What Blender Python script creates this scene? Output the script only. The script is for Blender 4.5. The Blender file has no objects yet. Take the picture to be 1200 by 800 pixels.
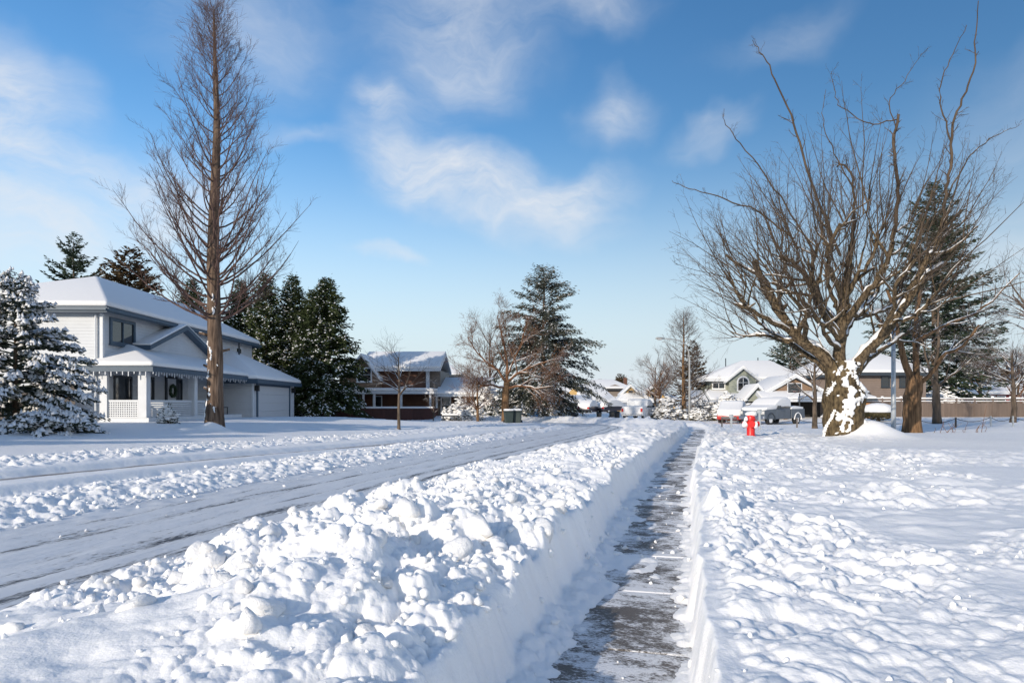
import bpy, math, random
import numpy as np
from mathutils import Vector, Matrix
R = math.radians
sc = bpy.context.scene
COL = sc.collection

# ------------------------------------------------------------------ camera, sky, sun, exposure
F, HZ, CAMZ = 800.0, 472.0, 1.7            # focal length and horizon in units of the 1200x800 frame
cam = bpy.data.cameras.new('camera'); cam.sensor_width = 36; cam.lens = 36 * F / 1200
cam.shift_y = (HZ - 400) / 1200; cam.clip_start = 0.05; cam.clip_end = 3000
camo = bpy.data.objects.new('camera', cam); COL.objects.link(camo)
camo.location = (0, 0, CAMZ); camo.rotation_euler = (R(90), 0, 0); sc.camera = camo

SUN_AZ, SUN_EL = R(180 + 38), R(16.5)          # where the sun stands: behind the camera, to the left, low
tosun = Vector((math.sin(SUN_AZ) * math.cos(SUN_EL), math.cos(SUN_AZ) * math.cos(SUN_EL), math.sin(SUN_EL)))
sl = bpy.data.lights.new('sun', 'SUN'); sl.energy = 3.0; sl.angle = R(0.55); sl.color = (1.0, 0.89, 0.75)
so = bpy.data.objects.new('sun', sl); COL.objects.link(so)
so.rotation_euler = (-tosun).to_track_quat('-Z', 'Y').to_euler(); so.location = (-20, -30, 40)

sc.cycles.max_bounces = 5; sc.cycles.diffuse_bounces = 3; sc.cycles.glossy_bounces = 2; sc.cycles.transmission_bounces = 2
sc.view_settings.view_transform = 'Standard'; sc.view_settings.look = 'None'
sc.view_settings.gamma = 1; sc.view_settings.use_curve_mapping = False
sc.view_settings.exposure = 0.55

w = bpy.data.worlds.new('World'); sc.world = w; w.use_nodes = True
nt = w.node_tree; nt.nodes.clear()
def wn(t, **k):
    n = nt.nodes.new(t)
    for a, b in k.items(): setattr(n, a, b)
    return n
def wl(a, b): nt.links.new(a, b)
wo = wn('ShaderNodeOutputWorld'); bg = wn('ShaderNodeBackground'); wl(bg.outputs[0], wo.inputs[0])
bg.inputs[1].default_value = 0.1
sky = wn('ShaderNodeTexSky', sky_type='NISHITA'); sky.sun_disc = False
sky.sun_elevation = SUN_EL; sky.sun_rotation = -SUN_AZ; sky.altitude = 100
sky.air_density = 1.15; sky.dust_density = 0.25; sky.ozone_density = 2.2
tc = wn('ShaderNodeTexCoord'); sep = wn('ShaderNodeSeparateXYZ'); wl(tc.outputs['Generated'], sep.inputs[0])
az = wn('ShaderNodeMath', operation='ARCTAN2'); wl(sep.outputs[0], az.inputs[0]); wl(sep.outputs[1], az.inputs[1])
el = wn('ShaderNodeMath', operation='ARCSINE'); wl(sep.outputs[2], el.inputs[0])
ae = wn('ShaderNodeCombineXYZ'); wl(az.outputs[0], ae.inputs[0]); wl(el.outputs[0], ae.inputs[1])
# fine wisps distort the outline of every cloud
wno = wn('ShaderNodeTexNoise'); wno.inputs['Scale'].default_value = 7; wno.inputs['Detail'].default_value = 4
wl(ae.outputs[0], wno.inputs['Vector'])
ws = wn('ShaderNodeVectorMath', operation='SUBTRACT'); wl(wno.outputs['Color'], ws.inputs[0]); ws.inputs[1].default_value = (.5, .5, .5)
wm = wn('ShaderNodeVectorMath', operation='SCALE'); wl(ws.outputs[0], wm.inputs[0]); wm.inputs['Scale'].default_value = 0.13
wa = wn('ShaderNodeVectorMath', operation='ADD'); wl(ae.outputs[0], wa.inputs[0]); wl(wm.outputs[0], wa.inputs[1])
# clouds: (centre x, y, half width, half height in frame units, tilt, strength)
CL = [(540, 40, 120, 85, -8, .62), (478, 172, 100, 70, -38, .52), (575, 226, 165, 50, -13, .95), (690, 226, 80, 34, 20, .62),
      (450, 108, 46, 24, -30, .5), (722, 126, 58, 44, 15, .5), (8, 110, 90, 70, -25, .75), (110, 208, 110, 36, -15, .62),
      (30, 262, 150, 60, -8, .75), (225, 236, 90, 70, 0, .55), (452, 305, 48, 15, -10, .6), (832, 150, 52, 26, 10, .42),
      (290, 30, 140, 80, 10, .34), (690, 8, 100, 34, 0, .42), (915, 40, 90, 30, 10, .2), (350, 150, 60, 16, 0, .3), (720, 440, 320, 26, 0, .30),
      (1240, 300, 160, 80, 0, .4), (-250, 130, 220, 90, 20, .6), (1500, 100, 260, 70, -10, .5), (-500, 300, 260, 60, 5, .6), (600, -500, 300, 160, 20, .5)]
acc = None
for cx, cy, hw, hh, ang, st in CL:
    a_ = math.atan((cx - 600) / F); e_ = math.atan((HZ - cy) / F * math.cos(a_))
    m = wn('ShaderNodeMapping', vector_type='TEXTURE')
    m.inputs['Location'].default_value = (a_, e_, 0); m.inputs['Rotation'].default_value = (0, 0, R(ang))
    m.inputs['Scale'].default_value = (hw / F, hh / F, 1); wl(wa.outputs[0], m.inputs[0])
    ln = wn('ShaderNodeVectorMath', operation='LENGTH'); wl(m.outputs[0], ln.inputs[0])
    mr = wn('ShaderNodeMapRange', interpolation_type='SMOOTHSTEP'); wl(ln.outputs['Value'], mr.inputs['Value'])
    mr.inputs[1].default_value = 1.15; mr.inputs[2].default_value = 0.0; mr.inputs[3].default_value = 0; mr.inputs[4].default_value = st
    if acc is None: acc = mr.outputs[0]
    else:
        ad = wn('ShaderNodeMath', operation='ADD'); wl(acc, ad.inputs[0]); wl(mr.outputs[0], ad.inputs[1]); acc = ad.outputs[0]
mp2 = wn('ShaderNodeMapping'); mp2.inputs['Rotation'].default_value = (0, 0, R(28)); mp2.inputs['Scale'].default_value = (6, 17, 1)
wl(wa.outputs[0], mp2.inputs[0])
n2 = wn('ShaderNodeTexNoise'); n2.inputs['Scale'].default_value = 1.0; n2.inputs['Detail'].default_value = 6; n2.inputs['Roughness'].default_value = .62
wl(mp2.outputs[0], n2.inputs['Vector'])
n2r = wn('ShaderNodeMapRange'); wl(n2.outputs[0], n2r.inputs[0]); n2r.inputs[1].default_value = .30; n2r.inputs[2].default_value = .72
n2r.inputs[3].default_value = 0.25; n2r.inputs[4].default_value = 1.25
cm = wn('ShaderNodeMath', operation='MULTIPLY', use_clamp=True); wl(acc, cm.inputs[0]); wl(n2r.outputs[0], cm.inputs[1])
hs = wn('ShaderNodeHueSaturation'); hs.inputs['Hue'].default_value = .506; hs.inputs['Saturation'].default_value = 1.30; hs.inputs['Value'].default_value = 1.12; wl(sky.outputs[0], hs.inputs['Color'])
hzr = wn('ShaderNodeMapRange', interpolation_type='SMOOTHERSTEP'); wl(el.outputs[0], hzr.inputs[0])       # pale winter haze low over the whole horizon
hzr.inputs[1].default_value = R(24); hzr.inputs[2].default_value = R(-3); hzr.inputs[3].default_value = 0; hzr.inputs[4].default_value = .97
hzm = wn('ShaderNodeMix', data_type='RGBA'); wl(hzr.outputs[0], hzm.inputs[0]); wl(hs.outputs[0], hzm.inputs[6]); hzm.inputs[7].default_value = (4.5, 5.2, 5.9, 1)
# unseen broken cloud added outside the view, making the sky's fill light less blue
gn = wn('ShaderNodeTexNoise'); gn.inputs['Scale'].default_value = 1.7; gn.inputs['Detail'].default_value = 5; gn.inputs['Roughness'].default_value = .55; wl(tc.outputs['Generated'], gn.inputs['Vector'])
gr = wn('ShaderNodeMapRange', interpolation_type='SMOOTHSTEP'); wl(gn.outputs[0], gr.inputs[0]); gr.inputs[1].default_value = .46; gr.inputs[2].default_value = .66; gr.inputs[4].default_value = .9
ow = wn('ShaderNodeMapRange', interpolation_type='SMOOTHSTEP'); wl(sep.outputs[1], ow.inputs[0]); ow.inputs[1].default_value = .66; ow.inputs[2].default_value = .42
gm = wn('ShaderNodeMath', operation='MULTIPLY'); wl(gr.outputs[0], gm.inputs[0]); wl(ow.outputs[0], gm.inputs[1])
cm2 = wn('ShaderNodeMath', operation='MAXIMUM'); wl(cm.outputs[0], cm2.inputs[0]); wl(gm.outputs[0], cm2.inputs[1])
mixc = wn('ShaderNodeMix', data_type='RGBA'); wl(cm2.outputs[0], mixc.inputs[0]); wl(hzm.outputs[2], mixc.inputs[6])
mixc.inputs[7].default_value = (5.5, 5.7, 6.0, 1)
wl(mixc.outputs[2], bg.inputs[0])

# ------------------------------------------------------------------ materials
def newmat(name):
    m = bpy.data.materials.new(name); m.use_nodes = True
    n = m.node_tree; b = n.nodes['Principled BSDF']
    return m, n, b
def mat(name, col, rough=.75, var=.0, scale=4., bump=.0, bscale=30., coord='Object', stretch=(1, 1, 1), metal=0., rnd=0., col2=None, spec=.5):
    m, n, b = newmat(name); L = n.links.new
    b.inputs['Roughness'].default_value = rough; b.inputs['Metallic'].default_value = metal
    b.inputs['Specular IOR Level'].default_value = spec
    b.inputs['Base Color'].default_value = (*col, 1)
    t = n.nodes.new('ShaderNodeTexCoord'); mp = n.nodes.new('ShaderNodeMapping'); mp.inputs['Scale'].default_value = stretch
    L(t.outputs[coord], mp.inputs[0])
    if var or rnd or col2:
        no = n.nodes.new('ShaderNodeTexNoise'); no.inputs['Scale'].default_value = scale; no.inputs['Detail'].default_value = 5
        L(mp.outputs[0], no.inputs['Vector'])
        mx = n.nodes.new('ShaderNodeMix'); mx.data_type = 'RGBA'
        rp = n.nodes.new('ShaderNodeMapRange'); rp.inputs[1].default_value = .3; rp.inputs[2].default_value = .7; L(no.outputs[0], rp.inputs[0])
        L(rp.outputs[0], mx.inputs[0])
        c2 = col2 if col2 else tuple(min(1, c * (1 + var)) for c in col)
        c1 = col if col2 else tuple(c * (1 - var) for c in col)
        mx.inputs[6].default_value = (*c1, 1); mx.inputs[7].default_value = (*c2, 1)
        out = mx.outputs[2]
        if rnd:
            oi = n.nodes.new('ShaderNodeObjectInfo'); hv = n.nodes.new('ShaderNodeHueSaturation')
            r2 = n.nodes.new('ShaderNodeMapRange'); r2.inputs[3].default_value = 1 - rnd; r2.inputs[4].default_value = 1 + rnd
            L(oi.outputs['Random'], r2.inputs[0]); L(r2.outputs[0], hv.inputs['Value']); L(out, hv.inputs['Color']); out = hv.outputs[0]
        L(out, b.inputs['Base Color'])
    if bump:
        nb = n.nodes.new('ShaderNodeTexNoise'); nb.inputs['Scale'].default_value = bscale; nb.inputs['Detail'].default_value = 4
        L(mp.outputs[0], nb.inputs['Vector'])
        bp = n.nodes.new('ShaderNodeBump'); bp.inputs['Strength'].default_value = bump; bp.inputs['Distance'].default_value = .05
        L(nb.outputs[0], bp.inputs['Height']); L(bp.outputs[0], b.inputs['Normal'])
    return m
def lapmat(name, col, pitch=.16, var=.06):
    """painted lap siding: rows of boards as fine relief along z"""
    m = mat(name, col, .6, var, 1.2); n = m.node_tree; L = n.links.new; b = n.nodes['Principled BSDF']
    t = n.nodes.new('ShaderNodeTexCoord'); s = n.nodes.new('ShaderNodeSeparateXYZ'); L(t.outputs['Object'], s.inputs[0])
    d = n.nodes.new('ShaderNodeMath'); d.operation = 'DIVIDE'; d.inputs[1].default_value = pitch; L(s.outputs[2], d.inputs[0])
    fr = n.nodes.new('ShaderNodeMath'); fr.operation = 'FRACT'; L(d.outputs[0], fr.inputs[0])
    inv = n.nodes.new('ShaderNodeMath'); inv.operation = 'SUBTRACT'; inv.inputs[0].default_value = 1; L(fr.outputs[0], inv.inputs[1])
    bp = n.nodes.new('ShaderNodeBump'); bp.inputs['Strength'].default_value = 1; bp.inputs['Distance'].default_value = .06
    L(inv.outputs[0], bp.inputs['Height']); L(bp.outputs[0], b.inputs['Normal'])
    return m
def snowmat(name, bump=.35, fine=55., rough=.6, alb=(.92, .91, .895), sss=.0):
    m, n, b = newmat(name); L = n.links.new
    b.inputs['Base Color'].default_value = (*alb, 1); b.inputs['Roughness'].default_value = rough
    b.inputs['Specular IOR Level'].default_value = .25
    if sss: b.inputs['Subsurface Weight'].default_value = sss; b.inputs['Subsurface Radius'].default_value = (.05, .05, .055); b.inputs['Subsurface Scale'].default_value = .7
    t = n.nodes.new('ShaderNodeTexCoord')
    h = None
    for s, k in ((fine, .5), (fine / 5, 1.)):
        no = n.nodes.new('ShaderNodeTexNoise'); no.inputs['Scale'].default_value = s; no.inputs['Detail'].default_value = 4
        L(t.outputs['Object'], no.inputs['Vector'])
        mu = n.nodes.new('ShaderNodeMath'); mu.operation = 'MULTIPLY'; mu.inputs[1].default_value = k; L(no.outputs[0], mu.inputs[0])
        if h is None: h = mu.outputs[0]
        else:
            ad = n.nodes.new('ShaderNodeMath'); L(h, ad.inputs[0]); L(mu.outputs[0], ad.inputs[1]); h = ad.outputs[0]
    bp = n.nodes.new('ShaderNodeBump'); bp.inputs['Strength'].default_value = bump; bp.inputs['Distance'].default_value = .02
    L(h, bp.inputs['Height']); L(bp.outputs[0], b.inputs['Normal'])
    return m
def barkmat(name, c1, c2, snow=.5, scale=6., stretch=(1, 1, .25), bump=.6, lo=.45, nscale=5.):
    """bark with real snow lying where the surface looks up; snow=0 bare, 1 thick"""
    m, n, b = newmat(name); L = n.links.new; b.inputs['Roughness'].default_value = .9; b.inputs['Specular IOR Level'].default_value = .2
    t = n.nodes.new('ShaderNodeTexCoord'); mp = n.nodes.new('ShaderNodeMapping'); mp.inputs['Scale'].default_value = stretch
    L(t.outputs['Object'], mp.inputs[0])
    no = n.nodes.new('ShaderNodeTexNoise'); no.inputs['Scale'].default_value = scale; no.inputs['Detail'].default_value = 6; L(mp.outputs[0], no.inputs['Vector'])
    rp = n.nodes.new('ShaderNodeMapRange'); rp.inputs[1].default_value = .34; rp.inputs[2].default_value = .66; L(no.outputs[0], rp.inputs[0])
    mx = n.nodes.new('ShaderNodeMix'); mx.data_type = 'RGBA'; L(rp.outputs[0], mx.inputs[0]); mx.inputs[6].default_value = (*c1, 1); mx.inputs[7].default_value = (*c2, 1)
    bp = n.nodes.new('ShaderNodeBump'); bp.inputs['Strength'].default_value = bump; bp.inputs['Distance'].default_value = .05; L(no.outputs[0], bp.inputs['Height']); L(bp.outputs[0], b.inputs['Normal'])
    out = mx.outputs[2]
    if snow > 0:
        g = n.nodes.new('ShaderNodeNewGeometry'); s = n.nodes.new('ShaderNodeSeparateXYZ'); L(g.outputs['Normal'], s.inputs[0])
        n3 = n.nodes.new('ShaderNodeTexNoise'); n3.inputs['Scale'].default_value = nscale; n3.inputs['Detail'].default_value = 3; L(t.outputs['Object'], n3.inputs['Vector'])
        ma = n.nodes.new('ShaderNodeMath'); ma.operation = 'MULTIPLY_ADD'; L(n3.outputs[0], ma.inputs[0]); ma.inputs[1].default_value = 1.6; ma.inputs[2].default_value = -.8
        ad = n.nodes.new('ShaderNodeMath'); L(ma.outputs[0], ad.inputs[0]); L(s.outputs[2], ad.inputs[1])
        r2 = n.nodes.new('ShaderNodeMapRange'); r2.inputs[1].default_value = 1 - snow; r2.inputs[2].default_value = 1 - snow + .12; L(ad.outputs[0], r2.inputs[0])
        m2 = n.nodes.new('ShaderNodeMix'); m2.data_type = 'RGBA'; L(r2.outputs[0], m2.inputs[0]); L(out, m2.inputs[6]); m2.inputs[7].default_value = (.86, .875, .89, 1)
        out = m2.outputs[2]
    L(out, b.inputs['Base Color'])
    return m
def leafmat(name, c1, c2, rnd=.2, scale=.8):
    m = mat(name, c1, .7, 0, scale, col2=c2, rnd=rnd, spec=.25)
    return m

M = {}
M['snow'] = snowmat('snow', .45, 60., sss=.5); M['snow_chunk'] = snowmat('snow_chunk', .9, 14., sss=.3); M['snow_far'] = snowmat('snow_far', .25, 9., .6, (.82, .815, .805))
M['white'] = mat('white_paint', (.62, .64, .66), .5, .05, 3)
M['siding'] = lapmat('white_lap_siding', (.60, .62, .64))
M['bluetrim'] = mat('slate_blue_trim', (.05, .085, .125), .5, .1, 3)
M['glass'] = mat('window_glass', (.02, .025, .03), .04, spec=.8)
M['frame_w'] = mat('white_window_frame', (.78, .78, .78), .4)
M['frame_d'] = mat('dark_window_frame', (.03, .04, .05), .4)
M['black'] = mat('black_metal', (.015, .015, .016), .45)
M['rubber'] = mat('rubber', (.02, .02, .02), .85)
M['greywood'] = mat('weathered_fence_wood', (.10, .085, .075), .85, .35, 3, .4, 20, stretch=(1, 1, .15), rnd=.2)
M['maroon'] = mat('dark_red_brown_fence', (.075, .025, .018), .7, .2, 3, .3, 15, stretch=(1, 1, .2), rnd=.12)
M['brownwall'] = lapmat('brown_wood_wall', (.13, .055, .03), .2, .2)
M['tanwall'] = lapmat('tan_wood_wall', (.22, .14, .085), .2, .15)
M['sage'] = lapmat('sage_siding', (.30, .32, .26), .2)
M['taupe'] = lapmat('taupe_siding', (.21, .16, .13), .2, .08)
M['taupe2'] = lapmat('grey_taupe_siding', (.22, .18, .15), .2)
M['yellow'] = lapmat('ochre_siding', (.55, .36, .14), .2)
M['olive'] = lapmat('dark_green_grey_siding', (.10, .13, .12), .2)
M['redwall'] = lapmat('dull_red_wall', (.26, .035, .03), .2)
M['shingle'] = mat('dark_shingle', (.05, .05, .055), .9, .2, 6)
M['fencebrown'] = mat('taupe_board_fence', (.155, .115, .09), .8, .22, 1.5, .3, 12, stretch=(1, 1, .15), rnd=.10)
M['cedarwood'] = mat('orange_cedar_wood', (.36, .17, .06), .75, .2, 3, stretch=(1, 1, .2))
M['galv'] = mat('galvanised_steel', (.42, .45, .47), .45, .1, 5, metal=.35)
M['concrete_lamp'] = mat('pale_grey_steel', (.30, .30, .29), .5, .08, 3)
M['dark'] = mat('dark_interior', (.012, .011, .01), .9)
M['hydrant'] = mat('hydrant_red', (.62, .02, .018), .4, .12, 8)
M['bin'] = mat('dark_green_bin', (.03, .045, .042), .55, .15, 5)
M['binblack'] = mat('black_bin', (.02, .021, .022), .5)
M['blue'] = mat('blue_plastic', (.03, .16, .42), .5)
M['chrome'] = mat('chrome', (.6, .6, .6), .15, metal=1)
M['truckgrey'] = mat('grey_car_paint', (.10, .12, .145), .35, .1, 3)
M['redpaint'] = mat('red_car_paint', (.42, .03, .025), .35)
M['whitepaint'] = mat('white_car_paint', (.70, .70, .71), .35)
M['darkpaint'] = mat('dark_car_paint', (.035, .035, .05), .3)
M['tail'] = mat('red_lens', (.45, .01, .01), .2); M['head'] = mat('clear_lens', (.55, .55, .53), .12)
M['wreath'] = mat('wreath_green', (.03, .06, .03), .9, .4, 20)
M['door'] = mat('pale_door', (.55, .56, .57), .5)
M['bark_red'] = barkmat('redwood_bark', (.055, .036, .026), (.20, .14, .10), .28, 11, (1, 1, .13), 1.)
M['twig_purple'] = barkmat('purple_brown_twig', (.085, .055, .05), (.145, .095, .08), .0, 3)
M['bark_maple'] = barkmat('mossy_brown_bark', (.035, .026, .015), (.15, .11, .06), .22, 11, (1, 1, .4), 1., nscale=3.2)
M['limb_maple'] = barkmat('brown_limb_bark', (.030, .022, .014), (.17, .125, .075), .40, 13, (1, 1, .6), 1., nscale=2.5)
M['twig_maple'] = barkmat('olive_brown_twig', (.058, .043, .032), (.115, .085, .06), .15, 3)
M['bark_tan'] = barkmat('orange_tan_bark', (.085, .05, .027), (.25, .15, .08), .25, 14, (1, 1, .12), 1.)
M['bark_grey'] = barkmat('grey_brown_bark', (.075, .058, .042), (.16, .12, .09), .40, 6, (1, 1, .3), .6)
M['twig_grey'] = barkmat('grey_brown_twig', (.075, .055, .045), (.13, .10, .075), .36, 3, nscale=1.5)
M['twig_rust'] = barkmat('rust_twig', (.11, .055, .03), (.19, .10, .055), .28, 3, nscale=1.5)
M['bark_dark'] = barkmat('dark_conifer_bark', (.07, .05, .035), (.14, .10, .07), .25, 6)
M['leaf_cedar'] = leafmat('cedar_foliage', (.020, .036, .014), (.075, .095, .034), .25)
M['leaf_fir'] = leafmat('fir_foliage', (.016, .030, .019), (.055, .080, .045), .25)
M['leaf_brown'] = leafmat('rusty_fir_foliage', (.050, .034, .016), (.120, .080, .038), .2)
M['leaf_spruce'] = leafmat('spruce_foliage', (.030, .044, .032), (.085, .105, .075), .2)
M['leaf_deodar'] = leafmat('deodar_foliage', (.030, .042, .036), (.105, .105, .080), .2)
M['leaf_shrub'] = leafmat('shrub_foliage', (.05, .045, .02), (.12, .095, .045), .2)

# ------------------------------------------------------------------ mesh helpers
def link(o, parent=None):
    COL.objects.link(o)
    if parent is not None: o.parent = parent
    return o
def tag(o, label=None, cat=None, group=None, kind=None):
    if label: o['label'] = label
    if cat: o['category'] = cat
    if group: o['group'] = group
    if kind: o['kind'] = kind
    return o
def thing(name, label, cat, loc=(0, 0, 0), rz=0, group=None):
    o = bpy.data.objects.new(name, None); o.empty_display_size = .3
    o.location = loc; o.rotation_euler = (0, 0, rz); link(o)
    return tag(o, label, cat, group)
def np_obj(name, V, Fq, m, parent=None, smooth=False):
    """V (n,3), Fq (k,3 or 4) arrays"""
    V = np.asarray(V, dtype=np.float32); Fq = np.asarray(Fq, dtype=np.int32)
    me = bpy.data.meshes.new(name); k, s = Fq.shape
    me.vertices.add(len(V)); me.vertices.foreach_set('co', V.ravel())
    me.loops.add(k * s); me.loops.foreach_set('vertex_index', Fq.ravel())
    me.polygons.add(k); me.polygons.foreach_set('loop_start', np.arange(0, k * s, s, dtype=np.int32))
    me.polygons.foreach_set('use_smooth', np.full(k, smooth, dtype=bool))
    me.update(calc_edges=True); me.materials.append(m)
    return link(bpy.data.objects.new(name, me), parent)
class MB:
    def __init__(s): s.v = []; s.f = []
    def add(s, v, f):
        b = len(s.v); s.v += [tuple(p) for p in v]; s.f += [tuple(i + b for i in q) for q in f]; return s
    def box(s, x0, x1, y0, y1, z0, z1):
        return s.add([(x0, y0, z0), (x1, y0, z0), (x1, y1, z0), (x0, y1, z0), (x0, y0, z1), (x1, y0, z1), (x1, y1, z1), (x0, y1, z1)],
                     [(0, 3, 2, 1), (4, 5, 6, 7), (0, 1, 5, 4), (1, 2, 6, 5), (2, 3, 7, 6), (3, 0, 4, 7)])
    def prism(s, poly, vec):
        n = len(poly); vec = Vector(vec); P = [Vector(p) for p in poly]
        return s.add([*P, *[p + vec for p in P]], [tuple(range(n))[::-1], tuple(range(n, 2 * n))] + [(i, (i + 1) % n, n + (i + 1) % n, n + i) for i in range(n)])
    def sheet(s, V, Fc, dz):
        """a folded sheet given thickness: V, Fc the top faces, dz vertical thickness downwards"""
        n = len(V); top = [Vector(p) for p in V]; bot = [p - Vector((0, 0, dz)) for p in top]
        ed = {}
        for q in Fc:
            for i in range(len(q)): ed[(q[i], q[(i + 1) % len(q)])] = 1
        f = [tuple(q) for q in Fc] + [tuple(i + n for i in q[::-1]) for q in Fc]
        f += [(b, a, a + n, b + n) for a, b in ed if (b, a) not in ed]
        return s.add([*top, *bot], f)
    def bar(s, p, q, w, h=None):
        p, q = Vector(p), Vector(q); t = (q - p).normalized(); h = h or w
        r = t.cross(Vector((0, 0, 1)))
        if r.length < 1e-3: r = Vector((1, 0, 0))
        r.normalize(); u = r.cross(t); c = []
        for e in (p, q): c += [e + r * (w / 2 * a) + u * (h / 2 * b) for a, b in ((-1, -1), (1, -1), (1, 1), (-1, 1))]
        return s.add(c, [(0, 1, 2, 3), (7, 6, 5, 4), (0, 4, 5, 1), (1, 5, 6, 2), (2, 6, 7, 3), (3, 7, 4, 0)])
    def tube(s, pts, rad, n=8):
        P = [Vector(p) for p in pts]; k = len(P)
        if not hasattr(rad, '__len__'): rad = [rad] * k
        v = []; f = []; ref = None
        for i in range(k):
            t = (P[min(i + 1, k - 1)] - P[max(i - 1, 0)]).normalized()
            if ref is None:
                ref = t.cross(Vector((0, 0, 1)))
                if ref.length < 1e-3: ref = Vector((1, 0, 0))
            ref = (ref - t * ref.dot(t)).normalized(); b = t.cross(ref)
            v += [P[i] + (ref * math.cos(2 * math.pi * j / n) + b * math.sin(2 * math.pi * j / n)) * rad[i] for j in range(n)]
        for i in range(k - 1):
            f += [(i * n + j, i * n + (j + 1) % n, (i + 1) * n + (j + 1) % n, (i + 1) * n + j) for j in range(n)]
        f += [tuple(range(n))[::-1], tuple(range((k - 1) * n, k * n))]
        return s.add(v, f)
    def lathe(s, c, prof, n=16, sx=1, sy=1):
        return s._lathe(c, prof, n, sx, sy)
    def _lathe(s, c, prof, n, sx, sy):
        v = []; f = []; k = len(prof)
        for r, z in prof:
            v += [(c[0] + r * sx * math.cos(2 * math.pi * j / n), c[1] + r * sy * math.sin(2 * math.pi * j / n), c[2] + z) for j in range(n)]
        for i in range(k - 1):
            f += [(i * n + j, i * n + (j + 1) % n, (i + 1) * n + (j + 1) % n, (i + 1) * n + j) for j in range(n)]
        f += [tuple(range(n))[::-1], tuple(range((k - 1) * n, k * n))]
        return s.add(v, f)
    def xform(s, Mx):
        s.v = [tuple(Mx @ Vector(p)) for p in s.v]; return s
    def build(s, name, m, parent=None, smooth=False, bevel=0, seg=2, sub=0):
        me = bpy.data.meshes.new(name); me.from_pydata(s.v, [], s.f); me.update()
        me.materials.append(M[m] if isinstance(m, str) else m)
        if smooth: me.polygons.foreach_set('use_smooth', [True] * len(me.polygons))
        o = bpy.data.objects.new(name, me)
        if bevel:
            b = o.modifiers.new('bevel', 'BEVEL'); b.width = bevel; b.segments = seg; b.limit_method = 'ANGLE'; b.angle_limit = R(25)
            if smooth: b.harden_normals = False
        if sub:
            q = o.modifiers.new('subdivision', 'SUBSURF'); q.levels = q.render_levels = sub
        return link(o, parent)
def children(o): return [c for c in bpy.data.objects if c.parent == o]
KIDS = {}
def kids(o):
    if o.name not in KIDS: KIDS[o.name] = list(o.children)
    return KIDS[o.name]
def dup(root, loc, rz=0, scale=1, label=None, group=None):
    r = root.copy(); COL.objects.link(r); r.location = loc; r.rotation_euler = (0, 0, rz)
    r.scale = (scale,) * 3 if not hasattr(scale, '__len__') else scale
    if label: r['label'] = label
    if group: r['group'] = group
    for ch in list(root.children):
        c = ch.copy(); COL.objects.link(c); c.parent = r
        for g in ch.children:
            d = g.copy(); COL.objects.link(d); d.parent = c
    return r

# ------------------------------------------------------------------ terrain: one height function for snow, banks, trench, lots
A = math.atan((808 - 600) / F); SA, CA = math.sin(A), math.cos(A)
def hsh(i, j, s):
    h = (i.astype(np.int64) * 374761393 + j.astype(np.int64) * 668265263 + s * 1442695041) & 0x7fffffff
    h = ((h ^ (h >> 13)) * 1274126177) & 0x7fffffff
    h = ((h ^ (h >> 15)) * 668265263) & 0x7fffffff
    return (h & 0xffffff) / float(0x1000000)
def vnoise(x, y, s=0):
    i, j = np.floor(x), np.floor(y); fx, fy = x - i, y - j; fx = fx * fx * (3 - 2 * fx); fy = fy * fy * (3 - 2 * fy)
    return (hsh(i, j, s) * (1 - fx) + hsh(i + 1, j, s) * fx) * (1 - fy) + (hsh(i, j + 1, s) * (1 - fx) + hsh(i + 1, j + 1, s) * fx) * fy
def fbm(x, y, s=0, o=4):
    t = 0; a = .5
    for k in range(o): t = t + a * vnoise(x, y, s + k); x, y, a = x * 2.03 + 11.3, y * 2.03 + 7.7, a * .5
    return t / (1 - .5 ** o)
def domes(x, y, size, s=0, fill=.8, pw=.5):
    """field of rounded lumps: height 0..1"""
    x = x / size; y = y / size; i0, j0 = np.floor(x), np.floor(y); best = np.zeros_like(x)
    for di in (-1, 0, 1):
        for dj in (-1, 0, 1):
            i, j = i0 + di, j0 + dj
            cx, cy = i + .15 + .7 * hsh(i, j, s), j + .15 + .7 * hsh(i, j, s + 1)
            r = .35 + .45 * hsh(i, j, s + 2); h = hsh(i, j, s + 3); h = np.where(h < fill, .3 + .7 * hsh(i, j, s + 4), 0)
            th = hsh(i, j, s + 5) * 3.14; dx, dy = x - cx, y - cy
            ax = (dx * np.cos(th) + dy * np.sin(th)) * (1 + .5 * hsh(i, j, s + 6)); ay = -dx * np.sin(th) + dy * np.cos(th)
            q = np.maximum(0, 1 - (ax * ax + ay * ay) / (r * r))
            best = np.maximum(best, h * (r / .8) * q ** pw)
    return best
def ss(a, b, x):
    t = np.clip((x - a) / (b - a), 0, 1); return t * t * (3 - 2 * t)
UB, RB, VC = 46.0, 13.0, -7.3                # where the road bends away to the left, and how tightly
def uv(x, y):
    u = x * SA + y * CA; v = x * CA - y * SA
    v = v - 1.0 * ss(12, 45, u)
    e = u - UB; w_ = v - VC + RB
    arc = np.hypot(np.maximum(e, 0), w_) - RB + VC
    s = np.where(e <= 0, v, np.where(w_ > 0, arc, e - RB + VC))
    return u, s
TREE_P = (12.4, 25.6)                        # foot of the old tree
HYD_P = (9.55, 27.3)
RW_P = (-13.1, 30.0)
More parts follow.
